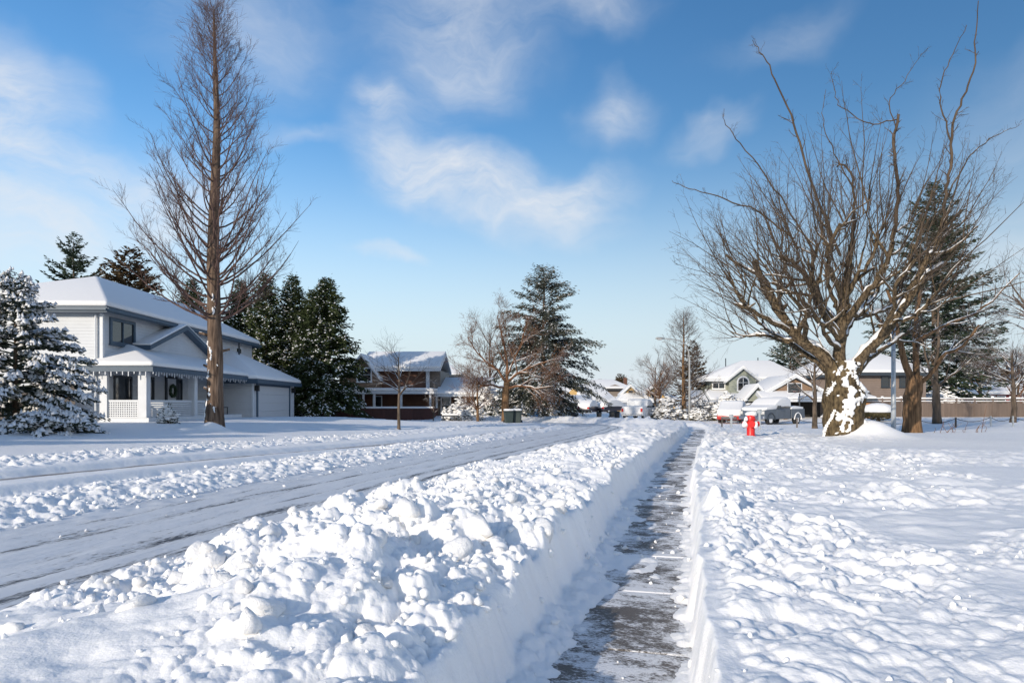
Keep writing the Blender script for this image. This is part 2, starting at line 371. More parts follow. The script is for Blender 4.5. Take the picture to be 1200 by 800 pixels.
def chaos(u, s):
    """how churned up the snow is: (big lumps, small lumps)"""
    n1 = fbm(u * .35, s * .35, 40, 3); n2 = fbm(u * .9, s * .9, 47, 3)
    big = np.zeros_like(u); sm = np.zeros_like(u)
    # thrown-up bank between road and sidewalk
    inb = ss(-5.75, -4.9, s) * (1 - ss(-1.32, -1.12, s))
    soft = (1 - ss(3.8, 4.7, u + 1.5 * np.maximum(0, s + 3.3) + (n2 - .5))) * (1 - ss(-2.9, -1.8, s))          # untouched corner at the lower left
    patch = .35 + .65 * ss(.42, .55, n1)
    big += inb * (1 - .93 * soft) * patch * (1 - .45 * ss(9, 22, u)); sm += inb * (1 - .85 * soft) * (.45 + .55 * patch)
    sm += .6 * np.exp(-((s + .98) / .2) ** 2); sm += .35 * np.exp(-((s + .05) / .12) ** 2)
    # right of the sidewalk: snow thrown over the lawn, dying out
    edge = 4.6 + 2.2 * (n1 - .5) * 2 + 1.6 * ss(6, 12, u)
    inr = ss(.10, .3, s) * (1 - ss(edge - 2.8, edge, s))
    near = ss(3.0, 7.5, u)
    crust = inr * (1 - ss(.7, 2.2, s)); big += inr * (.10 + .34 * ss(.42, .58, n2) * near) + .42 * crust * ss(.40, .6, n2); sm += inr * (.10 + .85 * near * ss(.36, .50, n1 * .5 + n2 * .5)) + .35 * crust
    band = ss(17, 18.5, u + n2 * 3) * (1 - ss(22, 23.5, u + n2 * 3)) * ss(2, 4, s) * (1 - ss(16, 20, s)); sm += .5 * band; big += .22 * band
    # windrow on the far side of the road, and the far verge
    wl_ = ss(-11.3, -10.6, s) * (1 - ss(-9.1, -8.2, s + (n1 - .5) * 1.5)); big += .34 * wl_; sm += .85 * wl_
    vg = ss(-17.0, -15.3, s + (n1 - .5) * 3) * (1 - ss(-13.5, -13.2, s)); big += .30 * vg; sm += 1.0 * vg
    return big, sm
def gz(x, y, detail=True):
    x = np.asarray(x, dtype=np.float64); y = np.asarray(y, dtype=np.float64)
    u, s = uv(x, y)
    wob = .10 * (fbm(u * 1.3, s * .4, 3, 3) - .5) * 2 + .05 * (fbm(u * 5, s * 2, 9, 2) - .5) * 2
    wob2 = .09 * (fbm(u * 1.1, s * .4, 23, 3) - .5) * 2 + .045 * (fbm(u * 5, s * 2, 29, 2) - .5) * 2
    dm = fbm(u * .16, s * .16, 60, 3) - .5
    # right lot
    zr = .40 + .12 * dm + .05 * (fbm(u * .7, s * .7, 63, 3) - .5) + .07 * (1 - ss(.2, 1.4, s)) - .27 * ss(24, 46, u) * (1 - ss(9, 17, s))
    # bank
    far = ss(5, 14, u)
    zb = (.47 - .03 * far) + .15 * np.exp(-((s + 2.3) / .9) ** 2) * (1 - .5 * far) - .30 * ss(-2.6, -4.6, s) - .30 * ss(-4.9, -5.75, s + wob)
    zb = zb + .34 * (fbm(u * .85, s * .85, 70, 4) - .5) - .10 * ss(24, 40, u)
    # trench floor lies just under the slabs, thin drifts poke through
    zt = -.025 + .06 * np.clip(fbm(u * 1.6, s * 2.6, 80, 5) - .50, 0, 1) * 2.6 + .07 * np.exp(-((s + 1.08) / .22) ** 2) * fbm(u * 2, s * 2, 84, 3) * 1.4 + .06 * np.exp(-((s - .1) / .16) ** 2) * fbm(u * 2.2, s * 2, 86, 3) * 1.4
    # left side
    sl_ = s - .075 * np.clip(u - 10, 0, 30); fall = 1 - .55 * ss(10, 30, u)
    zw = .02 + .12 * ss(-8.9, -9.9, s)
    zl = .30 * fall + (zw - .30 * fall) * ss(-11.35, -10.95, s)
    tf = (.30 * fall - .08) + .12 * ss(-12.95, -13.25, sl_ + .5 * wob); zl = zl + (tf - zl) * ss(-12.0, -12.35, sl_ - .3 * wob)
    lawn = .36 * fall + .56 * ss(-15, -27, s) * (1 - .35 * ss(36, 60, u)) + .03
    zl = zl + (np.maximum(lawn, .30 * fall - .04) - zl) * ss(-13.0, -13.4, sl_) + .06 * dm * ss(-11, -13, s)
    z = np.full_like(u, -.07)
    m1 = ss(.02, .12, s + wob2 * .7)
    z = zt + (zr - zt) * m1
    m2 = 1 - ss(-1.24, -1.04, s + wob)
    z = np.where(s < -.5, zt + (zb - zt) * m2, z)
    rd = (s < -5.55 + wob); z = np.where(rd, np.minimum(z, -.05 + .25 * np.clip(s + 5.75, 0, 1)), z)
    z = np.where(s < -7.2, np.where(s > -8.9 + wob, -.05, zl), z)
    if detail:
        big, sm = chaos(u, s)
        k = (big + sm) > .01
        if k.any():
            wx = x[k] + .12 * (vnoise(x[k] * 3, y[k] * 3, 90) - .5); wy = y[k] + .12 * (vnoise(x[k] * 3, y[k] * 3, 91) - .5)
            dd = .26 * domes(wx, wy, .70, 100, .6, .75) * big[k] + .15 * domes(wx + 3.1, wy, .33, 110, .7, .65) * (.35 * sm[k] + .65 * big[k])
            dd = dd + .078 * domes(wx, wy + 5.7, .16, 120, .8) * sm[k] + .036 * domes(wx, wy + 1.7, .065, 130, .8) * sm[k] * ss(24, 12, u[k])
            z[k] += dd - .07 * big[k]
        # soft half-buried lumps scattered over the right lawn
        lawnm = ss(.6, 2.0, s) * (1 - ss(10, 14, s)) * (1 - ss(11, 16, u))
        k = lawnm > .01
        if k.any(): z[k] += .13 * domes(x[k] * .8, y[k] * 1.15, .75, 140, .42, 1.6) * lawnm[k] + .05 * domes(x[k], y[k] * 1.2, .36, 150, .3, 1.5) * lawnm[k]
        z += .012 * (fbm(x * 3, y * 3, 160, 2) - .5) * ss(.03, .12, np.abs(z))
    # snow mound against the old tree, the well at its foot, small collars at other trunks
    d = np.hypot(x - TREE_P[0] - .9, (y - TREE_P[1] + .2)); z = z + .62 * np.exp(-(d / 1.0) ** 2) * ss(-1.3, .3, x - TREE_P[0]) + .10 * np.exp(-(d / 3.) ** 2)
    d = np.hypot(x - RW_P[0] - .1, y - RW_P[1] + .5); z = z + .30 * np.exp(-(d / .55) ** 2) + .12 * np.exp(-(d / 1.4) ** 2)
    return z
def g1(x, y): return float(gz(np.array([x]), np.array([y]), True)[0])
def at(px, D, dz=0.):
    x = (px - 600) / F * D; return (x, D, g1(x, D) + dz)

# polar tessellation: fine near the sidewalk, coarse towards the horizon
rr = np.concatenate([np.geomspace(.25, 2.6, 30), np.geomspace(2.62, 34, 560), np.geomspace(34.3, 110, 90), np.geomspace(114, 2400, 24)])
th = np.concatenate([np.linspace(-180, -62, 36), np.linspace(-60, -42, 50), np.linspace(-41.8, 42, 720), np.linspace(42.3, 60, 50), np.linspace(62, 176, 36)])
th = np.radians(th); Tn = len(th)
X = rr[:, None] * np.sin(th)[None]; Y = rr[:, None] * np.cos(th)[None]
Z = gz(X.ravel(), Y.ravel()).reshape(X.shape)
farm = ss(90, 140, rr)[:, None]; Z = Z * (1 - farm) + .2 * farm
V = np.stack([X, Y, Z], -1).reshape(-1, 3)
V = np.vstack([V, [[0, 0, float(Z[0].mean())]]])
i = np.arange(len(rr) - 1)[:, None] * Tn; j = np.arange(Tn)[None]; jn = (j + 1) % Tn
Fq = np.stack([i + j, i + jn, i + Tn + jn, i + Tn + j], -1).reshape(-1, 4)[:, ::-1]
ground = np_obj('snow_ground', V, Fq, M['snow'], None, True); tag(ground, kind='structure')

# road: packed snow over asphalt, swept along its own line
def road_mat():
    m, n, b = newmat('packed_snow_road'); L = n.links.new; b.inputs['Roughness'].default_value = .55
    at_ = n.nodes.new('ShaderNodeUVMap'); at_.uv_map = 'along'
    def noise(sx, sy, sc_, det=5):
        mp = n.nodes.new('ShaderNodeMapping'); mp.inputs['Scale'].default_value = (sx, sy, 1); L(at_.outputs[0], mp.inputs[0])
        no = n.nodes.new('ShaderNodeTexNoise'); no.inputs['Scale'].default_value = sc_; no.inputs['Detail'].default_value = det; no.inputs['Roughness'].default_value = .62; L(mp.outputs[0], no.inputs['Vector']); return no.outputs[0]
    def math_(op, a, c, cl=False):
        q = n.nodes.new('ShaderNodeMath'); q.operation = op; q.use_clamp = cl
        for k_, v_ in enumerate((a, c)):
            if isinstance(v_, (int, float)): q.inputs[k_].default_value = v_
            else: L(v_, q.inputs[k_])
        return q.outputs[0]
    sp = n.nodes.new('ShaderNodeSeparateXYZ'); L(at_.outputs[0], sp.inputs[0]); lat = sp.outputs[1]
    wv = noise(.12, 1, 1.0, 2); lat2 = math_('ADD', lat, math_('MULTIPLY', math_('SUBTRACT', wv, .5), .5))
    band = None
    for c, wd, st in ((1.60, .17, .80), (1.02, .24, .62), (.48, .15, .34), (-.30, .26, .52), (-.95, .18, .30)):      # bared wheel tracks and the gutter
        d = math_('DIVIDE', math_('ABSOLUTE', math_('SUBTRACT', lat2, c), 0), wd)
        g = math_('MULTIPLY', math_('SUBTRACT', 1, d, True), st); band = g if band is None else math_('MAXIMUM', band, g)
    nz = noise(.35, 3.2, 2.2, 7); nf = noise(1.2, 5, 7, 5)
    val = math_('ADD', math_('ADD', band, math_('MULTIPLY', math_('SUBTRACT', nz, .54), 2.6)), math_('MULTIPLY', math_('SUBTRACT', nf, .5), 2.2))
    r = n.nodes.new('ShaderNodeMapRange'); r.inputs[1].default_value = .30; r.inputs[2].default_value = .75; L(val, r.inputs[0])
    pk = n.nodes.new('ShaderNodeMix'); pk.data_type = 'RGBA'; L(noise(.5, 2, 1.3), pk.inputs[0]); pk.inputs[6].default_value = (.60, .62, .65, 1); pk.inputs[7].default_value = (.84, .855, .87, 1)
    mx = n.nodes.new('ShaderNodeMix'); mx.data_type = 'RGBA'; L(r.outputs[0], mx.inputs[0]); L(pk.outputs[2], mx.inputs[6]); mx.inputs[7].default_value = (.085, .085, .09, 1)
    L(mx.outputs[2], b.inputs['Base Color'])
    bp = n.nodes.new('ShaderNodeBump'); bp.inputs['Strength'].default_value = .8; bp.inputs['Distance'].default_value = .03
    L(math_('SUBTRACT', math_('ADD', nz, math_('MULTIPLY', nf, .5)), r.outputs[0]), bp.inputs['Height']); L(bp.outputs[0], b.inputs['Normal'])
    return m
def road_xy(u, s):
    """inverse of uv(): along distance u (arc beyond the bend), lateral s"""
    L1 = UB; la = RB * math.pi / 2
    e = np.clip(u - L1, 0, la); f = np.clip(u - L1 - la, 0, None); phi = e / RB
    rad = s - VC + RB
    uu = np.where(u <= L1, u, L1 + rad * np.sin(phi)); vv = np.where(u <= L1, s, VC - RB + rad * np.cos(phi) - f)
    vv = vv + 1.0 * ss(12, 45, uu)
    return uu * SA + vv * CA, uu * CA - vv * SA
ua = np.concatenate([np.linspace(-40, 1, 40), np.arange(1.1, 26, .10), np.linspace(26.2, 110, 160)]); sa = np.linspace(-9.35, -5.3, 64)
UU, SS_ = np.meshgrid(ua, sa, indexing='ij'); RX, RY = road_xy(UU, SS_)
lat = SS_ - VC
rut = -.018 * (np.exp(-((lat - 1.02) / .17) ** 2) + np.exp(-((lat + .35) / .17) ** 2) + .7 * np.exp(-((lat - .45) / .14) ** 2)) + .022 * (fbm(UU * .7, SS_ * 4, 200, 3) - .5) + .05 * ss(-1.2, -1.9, lat) * fbm(UU * 2, SS_ * 3, 210, 3)
rut = rut + .035 * domes(UU, SS_, .22, 220, .5) * ss(-.5, -1.5, lat) + .010 * (fbm(UU * 6, SS_ * 12, 215, 2) - .5)
V = np.stack([RX, RY, rut], -1).reshape(-1, 3); n_ = len(sa)
i = np.arange(len(ua) - 1)[:, None] * n_; j = np.arange(n_ - 1)[None]
Fq = np.stack([i + j, i + j + 1, i + n_ + j + 1, i + n_ + j], -1).reshape(-1, 4)[:, ::-1]
road = np_obj('road', V, Fq, road_mat(), None, True); tag(road, kind='structure')
uvl = road.data.uv_layers.new(name='along'); uvc = np.stack([UU, lat], -1).reshape(-1, 2)[Fq.ravel()]
uvl.data.foreach_set('uv', uvc.astype(np.float32).ravel())

# the far sidewalk shows as one thin bared strip
ua = np.linspace(-2, 44, 240); sf = -12.62 + .075 * np.clip(ua - 10, 0, 30); VV_ = []
for off_ in (-.26, .26):
    x_, y_ = road_xy(ua, sf + off_); VV_.append(np.stack([x_, y_, gz(x_, y_, False) + .02 + .012 * (vnoise(ua * 3, ua * 0, 7) - .6)], -1))
k = len(ua); fw_ = np_obj('far_sidewalk', np.vstack(VV_), np.array([(q, k + q, k + q + 1, q + 1) for q in range(k - 1)]), mat('bared_sidewalk', (.13, .105, .09), .8, .4, 3, col2=(.45, .44, .44)), None, True); tag(fw_, kind='structure')
# sidewalk: a bed and separate concrete slabs, snow scraped off in streaks across
def slab_mat():
    m, n, b = newmat('scraped_concrete'); L = n.links.new; b.inputs['Roughness'].default_value = .6
    t = n.nodes.new('ShaderNodeTexCoord'); g = n.nodes.new('ShaderNodeNewGeometry')
    rot = n.nodes.new('ShaderNodeMapping'); rot.inputs['Rotation'].default_value = (0, 0, A + .12); L(g.outputs['Position'], rot.inputs[0])
    def noise(sc_, st, det=6, rg=.6):
        mp = n.nodes.new('ShaderNodeMapping'); mp.inputs['Scale'].default_value = st; L(rot.outputs[0], mp.inputs[0])
        no = n.nodes.new('ShaderNodeTexNoise'); no.inputs['Scale'].default_value = sc_; no.inputs['Detail'].default_value = det; no.inputs['Roughness'].default_value = rg; L(mp.outputs[0], no.inputs['Vector']); return no.outputs[0]
    a = noise(1.25, (1.0, 1.05, 1), 5); c = noise(5.0, (.9, 1.5, 1), 8, .72); d = noise(38, (.8, 1.5, 1), 5, .75)
    def mm(op, x, y):
        q = n.nodes.new('ShaderNodeMath'); q.operation = op
        for k_, v_ in enumerate((x, y)):
            if isinstance(v_, (int, float)): q.inputs[k_].default_value = v_
            else: L(v_, q.inputs[k_])
        return q.outputs[0]
    val = mm('ADD', mm('ADD', mm('MULTIPLY', a, 1.1), mm('MULTIPLY', c, 1.0)), mm('MULTIPLY', d, .8))
    r = n.nodes.new('ShaderNodeMapRange'); r.inputs[1].default_value = 1.36; r.inputs[2].default_value = 1.52; L(val, r.inputs[0])
    con = n.nodes.new('ShaderNodeMix'); con.data_type = 'RGBA'; L(d, con.inputs[0]); con.inputs[6].default_value = (.03, .026, .022, 1); con.inputs[7].default_value = (.22, .19, .165, 1)
    mx = n.nodes.new('ShaderNodeMix'); mx.data_type = 'RGBA'; L(r.outputs[0], mx.inputs[0]); L(con.outputs[2], mx.inputs[6]); mx.inputs[7].default_value = (.80, .81, .83, 1)
    L(mx.outputs[2], b.inputs['Base Color'])
    bp = n.nodes.new('ShaderNodeBump'); bp.inputs['Strength'].default_value = .7; bp.inputs['Distance'].default_value = .025; L(val, bp.inputs['Height']); L(bp.outputs[0], b.inputs['Normal'])
    return m
M['slab'] = slab_mat()
ua = np.linspace(-12, 44, 90); bx0, by0 = road_xy(ua, np.full_like(ua, -1.30)); bx1, by1 = road_xy(ua, np.full_like(ua, .36))
V = np.vstack([np.stack([bx0, by0, np.full_like(ua, -.11)], -1), np.stack([bx1, by1, np.full_like(ua, -.11)], -1)]); k = len(ua)
Fq = np.array([(q, k + q, k + q + 1, q + 1) for q in range(k - 1)])
walk = np_obj('sidewalk', V, Fq, M['slab'], None); tag(walk, kind='structure')
proto = MB().box(-.80, .80, -.742, .742, -.10, 0).build('concrete_slab', 'slab', walk, bevel=.012); first = True
for q in range(34):
    uc = -5 + 1.5 * q; x, y = road_xy(np.array([uc, uc + .2]), np.array([-.47, -.47]))
    o = proto if first else proto.copy()
    if not first: COL.objects.link(o); o.parent = walk
    first = False; ang = math.atan2(x[1] - x[0], y[1] - y[0]); o.location = (float(x[0]), float(y[0]), 0); o.rotation_euler = (R(random.uniform(-.25, .25)), 0, -ang)

# loose snow lumps: the large ones each a piece of the bank, the small ones one mass
rng = np.random.default_rng(5)
def ico():
    import bmesh
    bm = bmesh.new(); bmesh.ops.create_icosphere(bm, subdivisions=2, radius=1); v = np.array([q.co[:] for q in bm.verts]); f = np.array([[q.index for q in p.verts] for p in bm.faces]); bm.free(); return v, f
IV, IF = ico()
def lumpy(seed, k=.28):
    r_ = np.random.default_rng(seed); v = IV.copy()
    v *= (1 + k * (np.sin(v @ r_.normal(size=3) * 2.2 + r_.uniform(0, 6)) * .5 + np.sin(v @ r_.normal(size=3) * 3.6) * .35))[:, None]
    for _ in range(7):
        d = r_.normal(size=3); d /= np.linalg.norm(d); c = r_.uniform(.45, .85); p = v @ d
        v = v - np.outer(np.maximum(0, p - c) * .85, d)
    v *= (1 + .05 * r_.normal(size=(len(v), 1)))
    return v * r_.uniform(.85, 1.2, size=3)
def scatter(n, urange, srange):
    u = rng.uniform(*urange, n); s = rng.uniform(*srange, n); x, y = road_xy(u, s); b, sm = chaos(u, s)
    return x, y, u, s, b, sm
lump_meshes = []
for q in range(7):
    o = np_obj('snow_chunk', lumpy(q), IF, M['snow_chunk'], ground, True); lump_meshes.append(o.data); bpy.data.objects.remove(o)
cnt = 0
for (n_, ur, sr, rmin, rmax) in ((330, (2.6, 15), (-5.5, -1.3), .045, .13), (14, (5, 14), (.3, 4.6), .03, .06), (50, (5, 22), (-11, -8.6), .05, .11)):
    x, y, u, s, b, sm = scatter(n_, ur, sr); keep = rng.uniform(size=n_) < (b + (.03 if sr[0] < -1 else -.05))
    x, y = x[keep], y[keep]; z = gz(x, y); rad = rmin + (rmax - rmin) * rng.uniform(size=len(x)) ** 2.6
    for a_, b_, c_, r_ in zip(x, y, z, rad):
        o = bpy.data.objects.new('snow_chunk', lump_meshes[cnt % 7]); cnt += 1; link(o, ground); r_ = float(r_)
        o.location = (a_, b_, c_ + r_ * .05); o.rotation_euler = (rng.uniform(-.5, .5), rng.uniform(-.5, .5), rng.uniform(0, 6.28)); o.scale = (r_ * rng.uniform(.8, 1.25), r_ * rng.uniform(.8, 1.25), r_ * rng.uniform(.75, 1.0))
x1 = [scatter(n_, ur, sr) for n_, ur, sr in ((5200, (2.4, 18), (-5.9, -1.15)), (900, (2.4, 16), (.12, 4.5)), (2600, (4, 30), (-11.2, -7.6)), (500, (3, 14), (-1.15, .15)), (1500, (6, 30), (-17, -13.3)))]
VV = []; FF = []; off = 0
import bmesh as _bm
bm_ = _bm.new(); _bm.ops.create_icosphere(bm_, subdivisions=1, radius=1); SV = np.array([q.co[:] for q in bm_.verts]); SF = np.array([[q.index for q in p.verts] for p in bm_.faces]); bm_.free()
for grp, base in zip(x1, (.15, .0, .12, .35, .05)):
    x, y, u, s, b, sm = grp; keep = rng.uniform(size=len(x)) < (sm ** 1.5 * .8 + base * .35); x, y = x[keep], y[keep]; z = gz(x, y); z = np.maximum(z, 0 if base != .05 else z)
    rad = .008 + .034 * rng.uniform(size=len(x)) ** 3
    for a_, b_, c_, r_ in zip(x, y, z, rad):
        v = SV * (1 + .25 * rng.normal(size=(len(SV), 1))) * r_ * rng.uniform(.7, 1.3, 3) + (a_, b_, c_ + r_ * .35)
        VV.append(v); FF.append(SF + off); off += len(SV)
crumbs = np_obj('snow_crumbs', np.vstack(VV), np.vstack(FF), M['snow'], None, True)
tag(crumbs, 'small loose crumbs of snow strewn over the ploughed banks and road edge', 'snow', kind='stuff')

# ------------------------------------------------------------------ tree kit
def nrm(a): return a / np.maximum(np.linalg.norm(a, axis=-1, keepdims=True), 1e-9)
def tubes(P, Rr, sides):
    """P (m,n,3) polylines, Rr (m,n) radii -> verts, quads"""
    m, n, _ = P.shape; T = np.empty_like(P); T[:, 1:-1] = P[:, 2:] - P[:, :-2]; T[:, 0] = P[:, 1] - P[:, 0]; T[:, -1] = P[:, -1] - P[:, -2]; T = nrm(T)
    ref = np.where(np.abs(T[:, :1, 2:3]) > .9, np.array([1., 0, 0]), np.array([0, 0, 1.])); a = nrm(np.cross(T, np.broadcast_to(ref, T.shape))); b = np.cross(T, a)
    ph = np.arange(sides) * 2 * np.pi / sides
    V = P[:, :, None] + Rr[:, :, None, None] * (a[:, :, None] * np.cos(ph)[:, None] + b[:, :, None] * np.sin(ph)[:, None])
    base = (np.arange(m) * n * sides)[:, None, None] + (np.arange(n - 1) * sides)[None, :, None]; j = np.arange(sides); jn = (j + 1) % sides
    Fq = np.stack([base + j, base + jn, base + sides + jn, base + sides + j], -1).reshape(-1, 4)
    return V.reshape(-1, 3), Fq
def join(parts):
    V = []; Fq = []; o = 0
    for v, f in parts: V.append(v); Fq.append(f + o); o += len(v)
    return np.vstack(V), np.vstack(Fq)
def spawn(P, Rr, k, t0, t1, L, ang, up, wander, rg, n=4, rr=.6, tip=.25, shrink=.5, rmin=.004, flat=0.):
    """k children from every polyline: lengths L (lo,hi) shrink towards the parent's tip"""
    m, n0, _ = P.shape; idx = np.repeat(np.arange(m), k); N = len(idx)
    t = rg.uniform(t0, t1, N); f = t * (n0 - 1); i = np.minimum(f.astype(int), n0 - 2); fr = (f - i)[:, None]
    pos = P[idx, i] * (1 - fr) + P[idx, i + 1] * fr; tan = nrm(P[idx, i + 1] - P[idx, i]); rad = Rr[idx, i] * (1 - fr[:, 0]) + Rr[idx, i + 1] * fr[:, 0]
    rv = rg.normal(size=(N, 3)); rv[:, 2] *= (1 - flat); rv = nrm(rv - tan * np.sum(rv * tan, -1, keepdims=True))
    an = np.radians(rg.uniform(*ang, N))[:, None]; d = np.cos(an) * tan + np.sin(an) * rv
    d[:, 2] += up; d = nrm(d); Ln = rg.uniform(*L, N) * (1 - shrink * t)
    Q = np.empty((N, n, 3)); Q[:, 0] = pos; st = (Ln / (n - 1))[:, None]
    for q in range(1, n):
        d = nrm(d + wander * rg.normal(size=(N, 3)) + np.array([0, 0, up * .35])); Q[:, q] = Q[:, q - 1] + d * st
    r0 = np.maximum(rad * rr, rmin); Rq = r0[:, None] * np.linspace(1, tip, n)[None]; return Q, np.maximum(Rq, rmin * .7)
def poly(pts, r0, r1, n=None, jit=0., rg=None):
    """resample a hand-placed polyline smoothly"""
    p = np.array(pts, float); n = n or len(p) * 3; t = np.linspace(0, len(p) - 1, n); i = np.minimum(t.astype(int), len(p) - 2); f = (t - i)[:, None]
    pm = np.vstack([2 * p[0] - p[1], p, 2 * p[-1] - p[-2]]); a, b, c, d = pm[i], pm[i + 1], pm[i + 2], pm[i + 3]
    q = .5 * (2 * b + (c - a) * f + (2 * a - 5 * b + 4 * c - d) * f ** 2 + (3 * b - a - 3 * c + d) * f ** 3)
    if jit: q[1:] += rg.normal(size=(n - 1, 3)) * jit
    return q[None], np.linspace(r0, r1, n)[None]
def snow_strips(lines, rg, rmin=.03, fat=.85, steep=.86):
    """snow lying along the top of limbs, broken here and there"""
    out = []
    for P, Rr in lines:
        for p, r in zip(P, Rr):
            t = nrm(np.gradient(p, axis=0)); ok = (np.abs(t[:, 2]) < steep) & (r > rmin)
            n = len(p); gaps = rg.uniform(size=n) > .07; run = []
            for q in range(n + 1):
                if q < n and ok[q] and gaps[q]: run.append(q)
                else:
                    if len(run) >= 2:
                        a = np.array(run); sz = r[a] * fat * rg.uniform(.75, 1.15, len(a)) * np.sqrt(np.maximum(.15, 1 - t[a, 2] ** 2)); sz[0] *= .3; sz[-1] *= .3
                        un = np.array([0, 0, 1.]) - t[a] * t[a, 2:3]; c = p[a] + nrm(un) * (r[a] * .66)[:, None]; out.append(tubes(c[None], np.maximum(sz, .008)[None], 7))
                    run = []
    return join(out) if out else None
def lump_trunk(path, rad, seed, sides=20, amp=.12, freq=1.6):
    """tube with burls and flutes"""
    V, Fq = tubes(path, rad, sides); c = np.repeat(path[0], sides, axis=0); d = V - c; rg = np.random.default_rng(seed); h = np.zeros(len(V))
    for _ in range(9):
        k = rg.normal(size=3) * freq * rg.uniform(.6, 2.2); h += np.sin(V @ k * 2 + rg.uniform(0, 6.3)) * rg.uniform(.3, 1)
    return c + d * (1 + amp * h / 2.4)[:, None], Fq

def trunk_snow(path, rad, seed, amp, freq, sides0, thr, zr, thick, face, up=0.):
    """patches of driven snow lying on a trunk: a shell kept only where it has thickness"""
    sd_ = 72; V, Fq = lump_trunk(path, rad, seed, sd_, amp, freq); n = path.shape[1]; c = np.repeat(path[0], sd_, axis=0); d = nrm((V - c) * np.array([1, 1, 0])); a = np.arctan2(d[:, 1], d[:, 0]); z = V[:, 2]
    k = np.abs(np.angle(np.exp(1j * (a - face)))); nz = fbm(np.cos(a) * 3.4 + 9, z * 3.0 + np.sin(a) * 3.4, seed + 300, 5) + .5 * (fbm(np.cos(a) * 9 + 9, z * 9 + np.sin(a) * 9, seed + 340, 3) - .5)
    dr = np.gradient(np.linalg.norm((V - c)[:, :2], axis=1).reshape(n, sd_), axis=0).ravel(); t = nz - thr - .10 * (k / 1.57) ** 2 - dr * 1.5 + up * z; t = np.where((z > zr[0]) & (z < zr[1]), t, -1)
    keep = (t[Fq] > 0).sum(1) >= 2; W = V + d * np.clip(t * 2.2 * thick / .2 + .01, -.03, thick)[:, None]; return W, Fq[keep]
